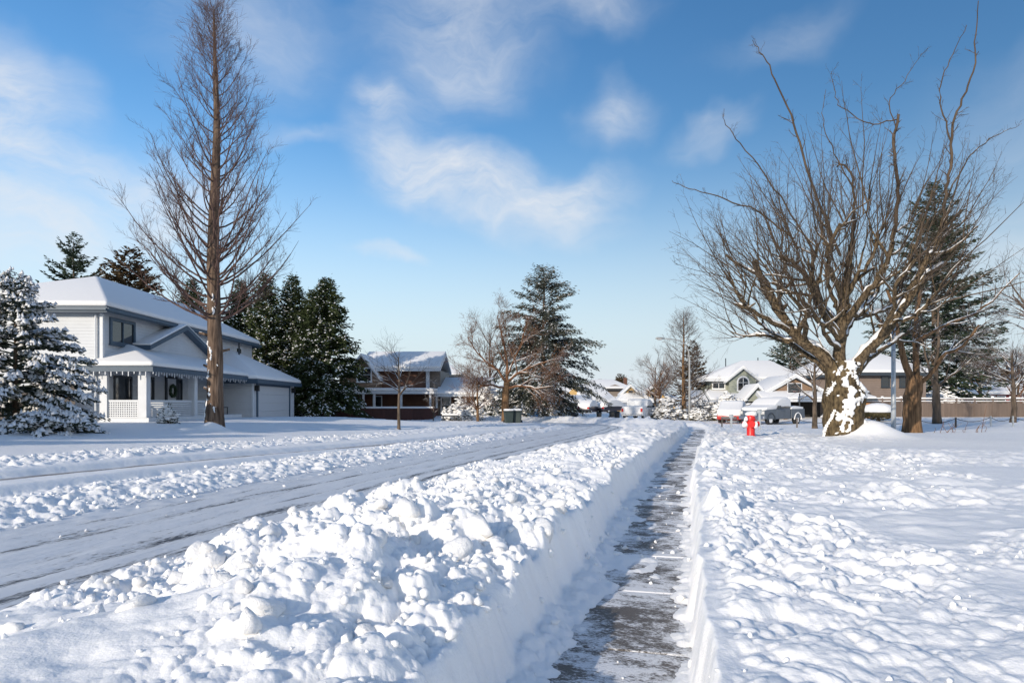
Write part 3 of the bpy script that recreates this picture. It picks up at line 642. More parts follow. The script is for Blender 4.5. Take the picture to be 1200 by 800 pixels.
# ---- conifers: trunk, crown of flat sprays, snow lying on them
def quads_from(Pp, Dd, Sd, L, W, cup=0.):
    """rhombic sprays: base point Pp, direction Dd, side Sd"""
    L = L[:, None]; W = W[:, None]; nn = np.cross(Dd, Sd) * cup
    V = np.stack([Pp, Pp + Dd * L * .45 + Sd * W * .5 - nn * L * .3, Pp + Dd * L - nn * L * .1, Pp + Dd * L * .45 - Sd * W * .5 - nn * L * .3], 1).reshape(-1, 3)
    return V, np.arange(len(Pp) * 4).reshape(-1, 4)
def conifer(name, label, cat_loc, H, Rad, zb, nbr, seed, leaf, prof=lambda q: q, e0=.15, e1=.7, droop=.35, tipup=.0, spr=(.22, .42), wid=.33, dens=16, snow=.35, trunk=.16, group=None, gap=.0, spread=75, hang=.25, keepsnow=None, snow_t=.05, snow_sz=1., shaggy=.05, cat='tree', lv=(.72, 1.12)):
    rg = np.random.default_rng(seed); root = thing(name, label, cat, cat_loc, 0, group)
    z = zb + (H * .985 - zb) * rg.uniform(0, 1, nbr) ** .92; z.sort(); q = (H - z) / (H - zb)
    azm = np.arange(nbr) * 2.399 + rg.uniform(-.5, .5, nbr); ln = Rad * prof(q) * rg.uniform(*lv, nbr) + .12
    ln *= np.where(rg.uniform(size=nbr) < gap, .45, 1)
    n = 7; s = np.linspace(0, 1, n)[None]; e = (e1 + (e0 - e1) * q)[:, None]
    hz = ln[:, None] * s; dz = ln[:, None] * (e * s - droop * (.35 + q[:, None]) * s ** 1.7 + tipup * s ** 4)
    az2 = azm[:, None] + rg.normal(size=(nbr, 1)) * .25 * s
    P = np.stack([hz * np.cos(az2), hz * np.sin(az2), z[:, None] + dz], -1)
    Rr = (.012 + .012 * ln)[:, None] * np.linspace(1, .25, n)[None]
    tz = np.linspace(0, H * .97, 9); tp = np.stack([.02 * H * np.sin(tz * .5 + seed) * .25, .02 * H * np.cos(tz * .43 + seed) * .2 - .02 * H * .2 * math.cos(seed), tz - .35], -1)[None]
    tp[0, 0, :2] = tp[0, 1, :2]
    tr = (trunk * np.linspace(1, .08, 9))[None]; tr[0, 0] *= 1.25
    v, f = tubes(tp, tr, 9); np_obj('trunk', v, f, M['bark_dark'], root, True)
    # sprays
    k = np.maximum(3, (dens * ln * 1.0).astype(int)); idx = np.repeat(np.arange(nbr), k); N = len(idx)
    t = rg.uniform(.12, 1, N) ** .75; fi = t * (n - 1); i = np.minimum(fi.astype(int), n - 2); fr = (fi - i)[:, None]
    pos = P[idx, i] * (1 - fr) + P[idx, i + 1] * fr; tan = nrm(P[idx, i + 1] - P[idx, i])
    side = nrm(np.cross(tan, np.array([0, 0, 1.]))); sg = np.where(rg.uniform(size=N) < .5, -1, 1)[:, None]
    an = np.radians(rg.uniform(10, spread, N))[:, None]; d = np.cos(an) * tan + np.sin(an) * side * sg; d[:, 2] -= hang * rg.uniform(.2, 1.3, N); d = nrm(d + rg.normal(size=(N, 3)) * .15)
    Ls = rg.uniform(*spr, N) * (1.15 - .45 * t) * (.6 + .4 * np.minimum(1, ln[idx] / (.5 * Rad))); Ws = Ls * wid * rg.uniform(.7, 1.3, N)
    upv = nrm(np.array([0, 0, 1.]) + rg.normal(size=(N, 3)) * .35); sd = nrm(np.cross(d, upv)); pos = pos + rg.normal(size=(N, 3)) * shaggy
    a = quads_from(pos, d, sd, Ls, Ws, .25)
    sd2 = nrm(np.cross(d, sd) + sd * rg.normal(size=(N, 1)) * .4); b = quads_from(pos, d, sd2, Ls * .9, Ws * .8, 0)
    bw = tubes(P, Rr, 3)
    v, f = join([a, b, bw]); crown = np_obj('crown', v, f, M[leaf], root, False)
    # snow pads: low pillows, five corners and a raised middle
    pick = rg.uniform(size=N) < snow * (keepsnow(t, q[idx], azm[idx]) if keepsnow else 1)
    if pick.any():
        p = pos[pick] + np.array([0, 0, .012]); dd = nrm(d[pick] * np.array([1, 1, .7])); ss_ = nrm(np.cross(dd, np.array([0, 0, 1.]))); L_ = Ls[pick][:, None] * rg.uniform(.6, 1.0, (len(p), 1)) * snow_sz; W_ = np.maximum(Ws[pick][:, None] * 1.25 * snow_sz, .05)
        h = np.array([0, 0, 1.]) * (snow_t * rg.uniform(.6, 1.4, (len(p), 1)))
        vv = np.stack([p, p + dd * L_ * .4 + ss_ * W_ * .55, p + dd * L_, p + dd * L_ * .4 - ss_ * W_ * .55, p + dd * L_ * .3 + h, p + dd * L_ * .65 + h * .8], 1).reshape(-1, 3)
        o_ = (np.arange(len(p)) * 6)[:, None]; ff = np.concatenate([o_ + np.array(q_) for q_ in ((0, 1, 4), (1, 5, 4), (1, 2, 5), (2, 3, 5), (3, 4, 5), (3, 0, 4))])
        np_obj('snow_load', vv, ff, M['snow_far'], crown, True)
    return root
def shrub(name, label, loc, rx, ry, h, seed, leaf='leaf_shrub', n=900, snow=.5, cap=True, group=None, sp=(.10, .22), bare=False):
    rg = np.random.default_rng(seed); root = thing(name, label, 'shrub', loc, rg.uniform(0, 6), group)
    dv = nrm(rg.normal(size=(n, 3))); dv[:, 2] = np.abs(dv[:, 2]); rad = rg.uniform(.6, 1.0, n)[:, None] * (1 + .18 * np.sin(dv[:, :1] * 5 + seed) + .15 * np.sin(dv[:, 1:2] * 7))
    p = dv * rad * np.array([rx, ry, h]); d = nrm(dv + rg.normal(size=(n, 3)) * .5); sd = nrm(np.cross(d, rg.normal(size=(n, 3)))); L = rg.uniform(*sp, n)
    st = np.zeros((14, 3, 3)); st[:, 2] = p[:14] * .8; st[:, 1] = p[:14] * .4 + np.array([0, 0, .08 * h]); st[:, 0, 2] = -.15
    v, f = tubes(st, np.full((14, 3), .02) * np.array([1, .7, .4]), 4); np_obj('stem', v, f, M['bark_grey'], root, True)
    v, f = quads_from(p, d, sd, L, L * .45, .2); cr = np_obj('foliage', v, f, M[leaf], root)
    if snow:
        k = (rg.uniform(size=n) < snow * np.clip(dv[:, 2] * 1.5, 0, 1)) ; q = p[k] + np.array([0, 0, .02]); VV = []; FF = []; o = 0
        for a in q:
            s_ = rg.uniform(.04, .15) * (.6 + .4 * h); VV.append(SV * (1 + .25 * rg.normal(size=(len(SV), 1))) * s_ * np.array([1.3, 1.3, .5]) + a); FF.append(SF + o); o += len(SV)
        if VV: np_obj('snow_load', np.vstack(VV), np.vstack(FF), M['snow_far'], cr, True)
    return root
def bare(name, label, loc, H, seed, r0=.12, fork=.35, spread=32, limbs=9, k2=6, k3=5, Ls=.45, up=.12, bark='bark_grey', twig='twig_grey', lean=0., group=None, col=0, snow=True, wand=.14, k4=0, tmin=.004, rz=0, t1=.98, shrink=.45):
    """spreading leafless tree: trunk with limbs, then branches and twigs in vectorised layers"""
    rg = np.random.default_rng(seed); root = thing(name, label, 'tree', loc, rz, group)
    n = 9; z = np.linspace(-.3, H * .72, n); tp = np.stack([lean * z + .02 * H * np.cumsum(rg.normal(size=n)) * .25, .02 * H * np.cumsum(rg.normal(size=n)) * .25, z], -1)[None]
    tp[0, 0, :2] = 0; tr = (r0 * np.linspace(1, .22, n) ** .85)[None]; tr[0, 0] *= 1.3
    v, f = tubes(tp, tr, 9); np_obj('trunk', v, f, M[bark], root, True)
    P1, R1 = spawn(tp, tr, limbs, fork, t1, (Ls * H * .8, Ls * H * 1.1), (spread * .7, spread * 1.3), up, wand * .6, rg, 7, .62, .2, shrink)
    P2, R2 = spawn(P1, R1, k2, .25, 1, (.30 * Ls * H, .55 * Ls * H), (22, 55), up * .6, wand, rg, 5, .55, .25, .4, tmin)
    P3, R3 = spawn(P2, R2, k3, .2, 1, (.12 * Ls * H, .30 * Ls * H), (20, 60), up * .3, wand * 1.2, rg, 4, .6, .35, .3, tmin)
    lay = [tubes(P1, R1, 6), tubes(P2, R2, 4), tubes(P3, R3, 3)]
    if k4:
        P4, R4 = spawn(P3, R3, k4, .2, 1, (.05 * Ls * H, .13 * Ls * H), (20, 60), 0, wand, rg, 3, .7, .5, .2, tmin); lay.append(tubes(P4, R4, 3))
    v, f = join(lay); cr = np_obj('crown', v, f, M[twig], root, True)
    if snow:
        sv = snow_strips([(P1, R1)], rg, .018, .8)
        if sv: np_obj('snow_load', sv[0], sv[1], M['snow_far'], cr, True)
    return root

def hand_tree(name, label, px, D, trunk, limbs, bark, twig, seed, k1=5, k2=7, k3=6, L1=(1.2, 2.6), up=.1, k4=2, group=None, tmin=.005, limbm=None):
    """tree whose trunk and main limbs are laid out by hand (frame coordinates at depth D, plus a depth offset)"""
    rg = np.random.default_rng(seed); b = at(px, D); root = thing(name, label, 'tree', b, 0, group)
    def w_(a, c, dy=0.): q = D + dy; return ((a - 600) / F * q - b[0], dy, CAMZ + (HZ - c) / F * q - b[2])
    tp, tr = poly([w_(*q) for q in trunk[0]], trunk[1], trunk[2], 14); tp[0, 0, 2] -= .4; tr[0, 0] *= 1.15
    v, f = lump_trunk(tp, tr, seed, 14, .07, 2.5); np_obj('trunk', v, f, M[bark], root, True)
    ln = [poly([w_(*q) for q in l], a, c, 12, .03, rg) for l, a, c in limbs]; P = np.concatenate([q[0] for q in ln]); Rr = np.concatenate([q[1] for q in ln])
    P1, R1 = spawn(P, Rr, k1, .25, 1, L1, (20, 55), up, .10, rg, 7, .6, .2, .3); PA = [tubes(P, Rr, 9), tubes(P1, R1, 5)]
    P2, R2 = spawn(P1, R1, k2, .2, 1, (L1[0] * .5, L1[1] * .5), (20, 55), up * .6, .14, rg, 5, .55, .25, .4, tmin); P3, R3 = spawn(P2, R2, k3, .2, 1, (L1[0] * .2, L1[1] * .25), (20, 60), up * .3, .14, rg, 4, .6, .35, .3, tmin); PA += [tubes(P2, R2, 4), tubes(P3, R3, 3)]
    if k4: P4, R4 = spawn(P3, R3, k4, .2, 1, (.1, .3), (20, 60), 0, .12, rg, 3, .7, .5, .2, tmin); PA.append(tubes(P4, R4, 3))
    v, f = join([PA[0]]); lm = np_obj('limb', v, f, M[limbm or bark], root, True); v, f = join(PA[1:]); np_obj('crown', v, f, M[twig], root, True)
    sv = snow_strips([(P, Rr), (P1, R1)], rg, .016, .8)
    if sv: tag(np_obj('snow_load', sv[0], sv[1], M['snow_far'], lm, True), kind='stuff')
    return root

def cone_tree(name, label, loc, H, R0, seed, nb=70, zb=.10, r0=.2, bark='bark_tan', twig='twig_grey', k2=8, k3=5):
    """leafless tree with one straight leader and a pointed crown"""
    rg = np.random.default_rng(seed); root = thing(name, label, 'tree', loc); z = np.linspace(-.3, H, 16); tp = np.stack([.04 * np.sin(z), .04 * np.cos(z * .8), z], -1)[None]; tr = (r0 * np.clip(1 - z / H, 0, 1) ** .8 + .012)[None]
    v, f = tubes(tp, tr, 9); np_obj('trunk', v, f, M[bark], root, True)
    t = np.sort(rg.uniform(zb, .96, nb)); azm = np.arange(nb) * 2.399 + rg.normal(size=nb) * .4; Rb = R0 * np.clip(1 - t, 0, 1) ** .9 * np.minimum(1, .55 + t * 2.5) * rg.uniform(.7, 1.1, nb) + .1; n = 8; s = np.linspace(0, 1, n)[None]
    P = np.stack([Rb[:, None] * s ** .9 * np.cos(azm)[:, None], Rb[:, None] * s ** .9 * np.sin(azm)[:, None], (t * H)[:, None] + (Rb * rg.uniform(.55, 1.0, nb))[:, None] * s ** 1.4], -1) + rg.normal(size=(nb, n, 3)) * .03 * s[..., None]
    Rr = (.014 + .010 * Rb)[:, None] * np.linspace(1, .15, n)[None]
    P2, R2 = spawn(P, Rr, k2, .2, 1, (.5, 1.5), (20, 55), .12, .10, rg, 5, .55, .3, .4, .0065); P3, R3 = spawn(P2, R2, k3, .15, 1, (.2, .6), (20, 55), .08, .12, rg, 3, .7, .5, .3, .0055)
    v, f = join([tubes(P, Rr, 4), tubes(P2, R2, 3), tubes(P3, R3, 3)]); np_obj('crown', v, f, M[twig], root, True)
    return root
# ------------------------------------------------------------------ the two big street trees
def redwood():
    rg = np.random.default_rng(11); H = 18.5; x, y = RW_P; root = thing('redwood_tree', 'tall bare conical tree with straight trunk in front of the white house', 'tree', (x, y, g1(x, y) - .05))
    z = np.concatenate([[-.3, .05, .5], np.linspace(1.2, H, 22)]); tp = np.stack([.05 * np.sin(z * .6) + .004 * z, .05 * np.cos(z * .5), z], -1)[None]
    r = .40 * (1 - z / H) ** .78 * .88 + .012; r[:3] = (.52, .44, .385); tr = r[None]
    v, f = lump_trunk(tp, tr, 4, 18, .06, 2.); trunk = np_obj('trunk', v, f, M['bark_red'], root, True)
    nb = 120; t = np.sort(rg.uniform(.235, .975, nb)); zz = t * H; azm = np.arange(nb) * 2.399 + rg.normal(size=nb) * .4
    R0 = np.interp(t, [.2, .3, .42, .55, .75, .9, 1], [3.7, 3.9, 3.3, 2.5, 1.45, .65, .2]) * rg.uniform(.65, 1.12, nb)
    n = 9; s = np.linspace(0, 1, n)[None]; rise = R0 * np.interp(t, [.2, .3, .5, .8, 1], [.72, 1.0, 1.25, 1.3, 1.4]) * rg.uniform(.7, 1.25, nb)
    a2 = azm[:, None] + rg.normal(size=(nb, 1)) * .25 * s
    P = np.stack([R0[:, None] * s ** .9 * np.cos(a2), R0[:, None] * s ** .9 * np.sin(a2), zz[:, None] + rise[:, None] * s ** 1.45], -1)
    P[:, :, :2] += np.interp(P[:, :, 2], z, tp[0, :, 0])[..., None] * np.array([1, 0]); P += rg.normal(size=P.shape) * .035 * s[..., None]
    Rr = (np.interp(t, [.2, .5, 1], [.062, .042, .014]))[:, None] * np.linspace(1, .12, n)[None]
    P2, R2 = spawn(P, Rr, 11, .25, 1, (.7, 1.7), (22, 55), .22, .10, rg, 5, .5, .3, .45, .0048)
    P3, R3 = spawn(P2, R2, 8, .15, 1, (.22, .62), (20, 50), .18, .12, rg, 3, .7, .5, .3, .0042)
    v, f = join([tubes(P, Rr, 5), tubes(P2, R2, 3), tubes(P3, R3, 3)]); cr = np_obj('crown', v, f, M['twig_purple'], root, True)
    # sawn stubs, a low bare limb to the right, clots of snow on the trunk
    for zc, a, l in ((3.3, .3, .35), (4.0, 3.4, .3), (2.6, 2.9, .22), (5.0, .9, .3), (1.6, -2.2, .16)):
        c, s_ = math.cos(a), math.sin(a); MB().tube([(c * .2, s_ * .2, zc), (c * (.3 + l), s_ * (.3 + l), zc + .12)], [.07, .05], 7).build('stub', 'bark_red', root, True)
    tp2, _ = poly(tp[0, :10], 1, 1, 160); tr2 = np.interp(tp2[0, :, 2], z, r)[None]; sv = trunk_snow(tp2, tr2, 4, .06, 2., 18, .69, (0, 6), .05, -1.9); np_obj('snow_load', *sv, M['snow_far'], trunk, True)
    return root
redwood()

def old_tree():
    rg = np.random.default_rng(21); bx, by = TREE_P; z0 = g1(bx, by); D0 = by
    root = thing('pollarded_tree', 'massive old leafless tree with snow-plastered burled trunk and upswept shoots', 'tree', (bx, by, 0))
    def w_(px, py, dy=0.):
        D = D0 + dy; return ((px - 600) / F * D - bx, dy, CAMZ + (HZ - py) / F * D)
    zs = np.array([-.3, .0, .35, .7, 1.05, 1.4, 1.75, 2.1, 2.45, 2.75, 3.0]); zs = zs + .15
    cxs = np.array([.02, .02, .0, 0, .02, .03, .02, 0, -.02, -.02, 0])
    tp = np.stack([cxs, 0 * zs, zs + .1], -1)[None]; tr = np.array([.80, .74, .70, .69, .70, .72, .69, .62, .56, .54, .48])[None]
    tp, tr2 = poly(tp[0], 1, 1, 34); tr = np.interp(tp[0, :, 2], zs + .1, tr[0])[None]
    v, f = lump_trunk(tp, tr, 8, 30, .085, 2.0); trunk = np_obj('trunk', v, f, M['bark_maple'], root, True)
    limbs = []
    def limb(pts, r0, r1, jit=.03):
        L_ = poly([w_(*p) for p in pts], r0 * .80, r1 * .8, len(pts) * 4, jit, rg); limbs.append(L_); return L_
    limb([(983, 440), (962, 415), (935, 396), (915, 368), (898, 335), (884, 305)], .30, .13)
    limb([(928, 388), (905, 378, -.5), (880, 362, -1), (862, 356, -1.3)], .13, .06)
    limb([(980, 445), (955, 420, .8), (925, 402, 1.6), (898, 392, 2.4), (878, 394, 2.8)], .20, .07)
    limb([(986, 440), (984, 405), (986, 375), (990, 345), (996, 310), (1000, 282)], .30, .12)
    limb([(985, 395), (965, 368, -.5), (955, 345, -.9), (940, 318, -1.3), (918, 300, -1.6)], .17, .08)
    limb([(985, 385), (960, 350, .9), (952, 315, 1.3), (958, 285, 1.4)], .15, .07)
    limb([(994, 440), (1012, 415), (1035, 392), (1052, 368), (1068, 345), (1088, 322), (1110, 308)], .29, .11)
    limb([(990, 380), (1008, 352, -.7), (1030, 325, -1.1), (1042, 300, -1.4), (1050, 262, -1.4)], .17, .08)
    limb([(1062, 352), (1080, 315), (1098, 285), (1108, 255, .2)], .16, .09)
    limb([(998, 445), (1020, 418, 1.0), (1048, 400, 2.0), (1070, 385, 2.8)], .17, .06)
    limb([(990, 365), (1012, 370, 1.2), (1040, 362, 2.2), (1062, 345, 3.)], .13, .06)
    limb([(988, 350), (975, 320, -1.0), (970, 295, -1.8), (985, 262, -2.2)], .14, .07)
    limb([(945, 400), (944, 375, -1.0), (950, 350, -1.9), (962, 322, -2.6)], .12, .06)
    limb([(1030, 398), (1045, 365, -1.1), (1050, 335, -1.9), (1072, 305, -2.4)], .12, .06)
    for pts, a_, b_ in (([(984, 400), (968, 380, -.6), (945, 368, -1.2), (925, 345, -1.7), (905, 330, -2.0)], .13, .05), ([(988, 395), (1002, 372, .8), (1022, 350, 1.4), (1035, 325, 1.8)], .13, .05),
                        ([(986, 370), (975, 345, .4), (968, 318, .7), (975, 285, .9), (970, 262, 1.)], .12, .05), ([(990, 350), (1005, 325, -.5), (1022, 300, -.9), (1030, 270, -1.)], .12, .05),
                        ([(1045, 378), (1068, 372, -.6), (1090, 352, -1.1), (1105, 330, -1.4)], .11, .04), ([(940, 398), (915, 395, .7), (890, 378, 1.2), (868, 350, 1.6)], .11, .04),
                        ([(915, 368), (912, 340, .6), (920, 312, 1.), (912, 285, 1.2)], .11, .04), ([(985, 410), (970, 395, -1.), (958, 372, -1.8), (940, 350, -2.6)], .12, .05)): limb(pts, a_, b_)
    # long shoots that tower above the rest
    tall = [poly([w_(*p) for p in q], a * .8, b * .9, len(q) * 4, .025, rg) for q, a, b in (
        ([(1106, 258), (1108, 225), (1114, 190), (1116, 150), (1128, 118), (1140, 82), (1143, 45), (1147, 2)], .085, .016),
        ([(1114, 165), (1104, 130), (1103, 95), (1118, 62), (1134, 30)], .04, .01),
        ([(1050, 262, -1.4), (1052, 215, -1.4), (1048, 175, -1.4), (1052, 135, -1.4)], .085, .05),
        ([(1052, 140, -1.4), (1020, 145, -1.3), (990, 128, -1.2), (978, 108, -1.2), (975, 85, -1.2)], .03, .008),
        ([(1050, 150, -1.4), (1042, 120, -1.3), (1060, 95, -1.2), (1080, 62, -1.1)], .025, .008),
        ([(1000, 285), (1001, 245), (998, 205), (988, 192), (980, 195)], .07, .03),
        ([(1000, 220), (978, 180), (965, 140), (968, 105)], .032, .008),
        ([(985, 300, -.6), (965, 250, -.6), (940, 180, -.8), (925, 130, -1), (905, 85, -1.2), (892, 62, -1.3), (881, 48, -1.3)], .07, .009),
        ([(955, 300), (930, 255, -.5), (900, 210, -.9), (870, 170, -1.2), (850, 145, -1.4), (848, 128, -1.4)], .045, .008),
        ([(930, 280, -1), (890, 250, -1.2), (845, 232, -1.5), (805, 220, -1.6), (787, 212, -1.6)], .045, .008),
        ([(1105, 240), (1135, 185, .4), (1165, 160, .6), (1198, 145, .8)], .04, .008),
        ([(1070, 300, .6), (1085, 250, .8), (1100, 200, 1.), (1112, 160, 1.2)], .04, .009))]
    # a brush of straight shoots from every limb
    sec = []
    for Lp, Lr in limbs:
        q_ = spawn(Lp, Lr, 4, .35, .95, (1.0, 2.3), (28, 62), .16, .14, rg, 9, .62, .45, .3); sec += [(q_[0][i_:i_ + 1], q_[1][i_:i_ + 1]) for i_ in range(4)]
    c0 = np.array([0, 0, 3.0]); shoots = []
    for Lp, Lr in limbs + sec:
        k = 6 if Lp.shape[1] != 9 else 3; n0 = Lp.shape[1]; t = rg.uniform(.42, 1, k); i = np.minimum((t * (n0 - 1)).astype(int), n0 - 2); pos = Lp[0, i]
        d = nrm(nrm((pos - c0) * np.array([1.25, 1.25, .9])) * 1.05 + np.array([0, 0, .42]) + rg.normal(size=(k, 3)) * .34); n = 8; Q = np.empty((k, n, 3)); Q[:, 0] = pos; Ln = rg.uniform(1.4, 4.6, k) * (.6 + .4 * t)
        for q in range(1, n): d = nrm(d + rg.normal(size=(k, 3)) * .075 + np.array([0, 0, .05])); Q[:, q] = Q[:, q - 1] + d * (Ln / (n - 1))[:, None]
        shoots.append((Q, (.010 + .0042 * Ln)[:, None] * np.linspace(1, .16, n)[None]))
    S = np.concatenate([q[0] for q in shoots]); SR = np.concatenate([q[1] for q in shoots])
    T2, TR2 = spawn(S, SR, 7, .15, 1, (.4, 1.5), (18, 50), .12, .13, rg, 5, .55, .3, .4, .0045)
    T3, TR3 = spawn(T2, TR2, 3, .2, 1, (.12, .42), (25, 60), .05, .12, rg, 3, .7, .5, .2, .004)
    Tt = [spawn(p, r_, 16, .1, .98, (.2, .9), (25, 60), .1, .12, rg, 4, .45, .35, .5, .0045) for p, r_ in tall]; Tt2 = [spawn(p, r_, 3, .2, 1, (.06, .25), (30, 65), .05, .1, rg, 3, .7, .5, .2, .004) for p, r_ in Tt]
    v, f = join([lump_trunk(p, r_, 30 + q_, 14, .11, 4.5) for q_, (p, r_) in enumerate(limbs + sec)]); lm = np_obj('limb', v, f, M['limb_maple'], root, True)
    v, f = join([tubes(p, r_, 7) for p, r_ in tall] + [tubes(S, SR, 5), tubes(T2, TR2, 3), tubes(T3, TR3, 3)] + [tubes(p, r_, 3) for p, r_ in Tt + Tt2]); np_obj('crown', v, f, M['twig_maple'], root, True)
    sv = snow_strips(limbs + sec + [(S, SR)], rg, .02, 1.0, .90); np_obj('snow_load', sv[0], sv[1], M['snow_far'], lm, True)
    # sawn knobs on the limbs
    for Lp, Lr in limbs:
        for t in rg.uniform(.35, .95, 3):
            p = Vector(Lp[0, int(t * (Lp.shape[1] - 1))]); r_ = float(Lr[0, int(t * (Lp.shape[1] - 1))]); d = Vector(rg.normal(size=3) * .6) + Vector((0, -.2, .5)); d.normalize(); MB().tube([p, p + d * (r_ + .12), p + d * (r_ + .22)], [r_ * .6, r_ * .6, r_ * .45], 7).build('sawn_knob', 'limb_maple', lm, True)
    # snow driven against the trunk
    tp2, _ = poly(tp[0], 1, 1, 110); tr3 = np.interp(tp2[0, :, 2], tp[0, :, 2], tr[0])[None]
    sv = trunk_snow(tp2, tr3, 8, .085, 2.0, 30, .575, (.1, 3.4), .10, -1.5, .010); np_obj('snow_load', *sv, M['snow_far'], trunk, True)
old_tree()

# ------------------------------------------------------------------ building kit
def roof(parent, V, Fc, m='shingle', th=.22, snow=.26, name='roof', lip=.04, bev=.10):
    r = MB().sheet(V, Fc, th).build(name, m, parent)
    if snow:
        c = Vector((sum(p[0] for p in V) / len(V), sum(p[1] for p in V) / len(V), 0)); W = []
        for p in V:
            d = c - Vector((p[0], p[1], 0)); d = d.normalized() * lip if d.length > .5 else d * 0; W.append((p[0] + d.x, p[1] + d.y, p[2] + snow))
        MB().sheet(W, Fc, snow - .004).build('roof_snow', 'snow_far', r, True, bev, 3)
    return r
def hip(parent, x0, x1, y0, y1, z, r0, r1, zr, **k):
    """four-sided roof, ridge from r0 to r1 (x,y)"""
    V = [(x0, y0, z), (x1, y0, z), (x1, y1, z), (x0, y1, z), (*r0, zr), (*r1, zr)]
    if abs(r1[1] - r0[1]) >= abs(r1[0] - r0[0]): Fc = [(0, 1, 4), (1, 2, 5, 4), (2, 3, 5), (3, 0, 4, 5)]
    else: Fc = [(0, 1, 5, 4), (1, 2, 5), (2, 3, 4, 5), (3, 0, 4)]
    return roof(parent, V, Fc, **k)
def gable_x(parent, x0, x1, y0, y1, z, zr, **k):
    """ridge runs along x"""
    ym = (y0 + y1) / 2
    return roof(parent, [(x0, y0, z), (x1, y0, z), (x1, ym, zr), (x0, ym, zr), (x1, y1, z), (x0, y1, z)], [(0, 1, 2, 3), (3, 2, 4, 5)], **k)
def gable_y(parent, x0, x1, y0, y1, z, zr, xm=None, **k):
    xm = (x0 + x1) / 2 if xm is None else xm
    return roof(parent, [(x0, y0, z), (x0, y1, z), (xm, y1, zr), (xm, y0, zr), (x1, y1, z), (x1, y0, z)], [(1, 0, 3, 2), (2, 3, 5, 4)], **k)
def wall(parent, x0, x1, y0, y1, z0, z1, m, name='wall'): return MB().box(x0, x1, y0, y1, z0, z1).build(name, m, parent)
def gwall(parent, poly_, vec, m, name='gable_wall'): return MB().prism(poly_, vec).build(name, m, parent)
def window(parent, o, t, n, w_, h, fm='frame_w', fw=.09, mull=1, bars=0, depth=.06, sill=True, pane='glass'):
    """o lower-left corner on the wall, t along, n outwards"""
    o, t, n = Vector(o), Vector(t).normalized(), Vector(n).normalized(); u = Vector((0, 0, 1))
    def P(a, b, c=0): return o + t * a + u * b + n * c
    fr = MB()
    def rect(a0, a1, b0, b1, d0, d1): fr.prism([P(a0, b0, d0), P(a1, b0, d0), P(a1, b1, d0), P(a0, b1, d0)], n * (d1 - d0))
    rect(-fw, 0, -fw, h + fw, -.02, depth); rect(w_, w_ + fw, -fw, h + fw, -.02, depth); rect(0, w_, -fw, 0, -.02, depth - .004); rect(0, w_, h, h + fw, -.02, depth - .004)
    for q in range(1, mull + 1): c = w_ * q / (mull + 1); rect(c - .025, c + .025, 0, h, -.01, depth - .01)
    for q in range(1, bars + 1): c = h * q / (bars + 1); rect(0, w_, c - .02, c + .02, -.01, depth - .016)
    f = fr.build('window', fm, parent)
    for q in range(mull + 1):
        a0, a1 = w_ * q / (mull + 1) + .026, w_ * (q + 1) / (mull + 1) - .026
        MB().prism([P(a0, 0, .008), P(a1, 0, .008), P(a1, h, .008), P(a0, h, .008)], n * .014).build('pane', pane, f)
    if sill: MB().prism([P(-fw - .05, -fw - .06, -.02), P(w_ + fw + .05, -fw - .06, -.02), P(w_ + fw + .05, -fw, -.02), P(-fw - .05, -fw, -.02)], n * (depth + .08)).build('sill', fm, f)
    return f
def post(parent, x, y, z0, z1, s, m='white', name='post'): return MB().box(x - s / 2, x + s / 2, y - s / 2, y + s / 2, z0, z1).build(name, m, parent, bevel=.01)
def garage_door(parent, o, t, n, w_, h, m='door', rows=4, trim='bluetrim', fw=.22):
    o, t, n = Vector(o), Vector(t).normalized(), Vector(n).normalized(); u = Vector((0, 0, 1)); fr = MB()
    def P(a, b, c=0): return o + t * a + u * b + n * c
    for a0, a1, b0, b1 in ((-fw, 0, 0, h + fw), (w_, w_ + fw, 0, h + fw), (0, w_, h, h + fw)): fr.prism([P(a0, b0, -.02), P(a1, b0, -.02), P(a1, b1, -.02), P(a0, b1, -.02)], n * .10)
    f = fr.build('garage_door', trim, parent)
    for q in range(rows):
        b0, b1 = h * q / rows + .008, h * (q + 1) / rows - .008; MB().prism([P(0, b0, -.02), P(w_, b0, -.02), P(w_, b1, -.02), P(0, b1, -.02)], n * .05).build('door_panel', m, f, bevel=.01)
    return f
EX, EY = (1, 0, 0), (0, 1, 0); NX, NY = (-1, 0, 0), (0, -1, 0)

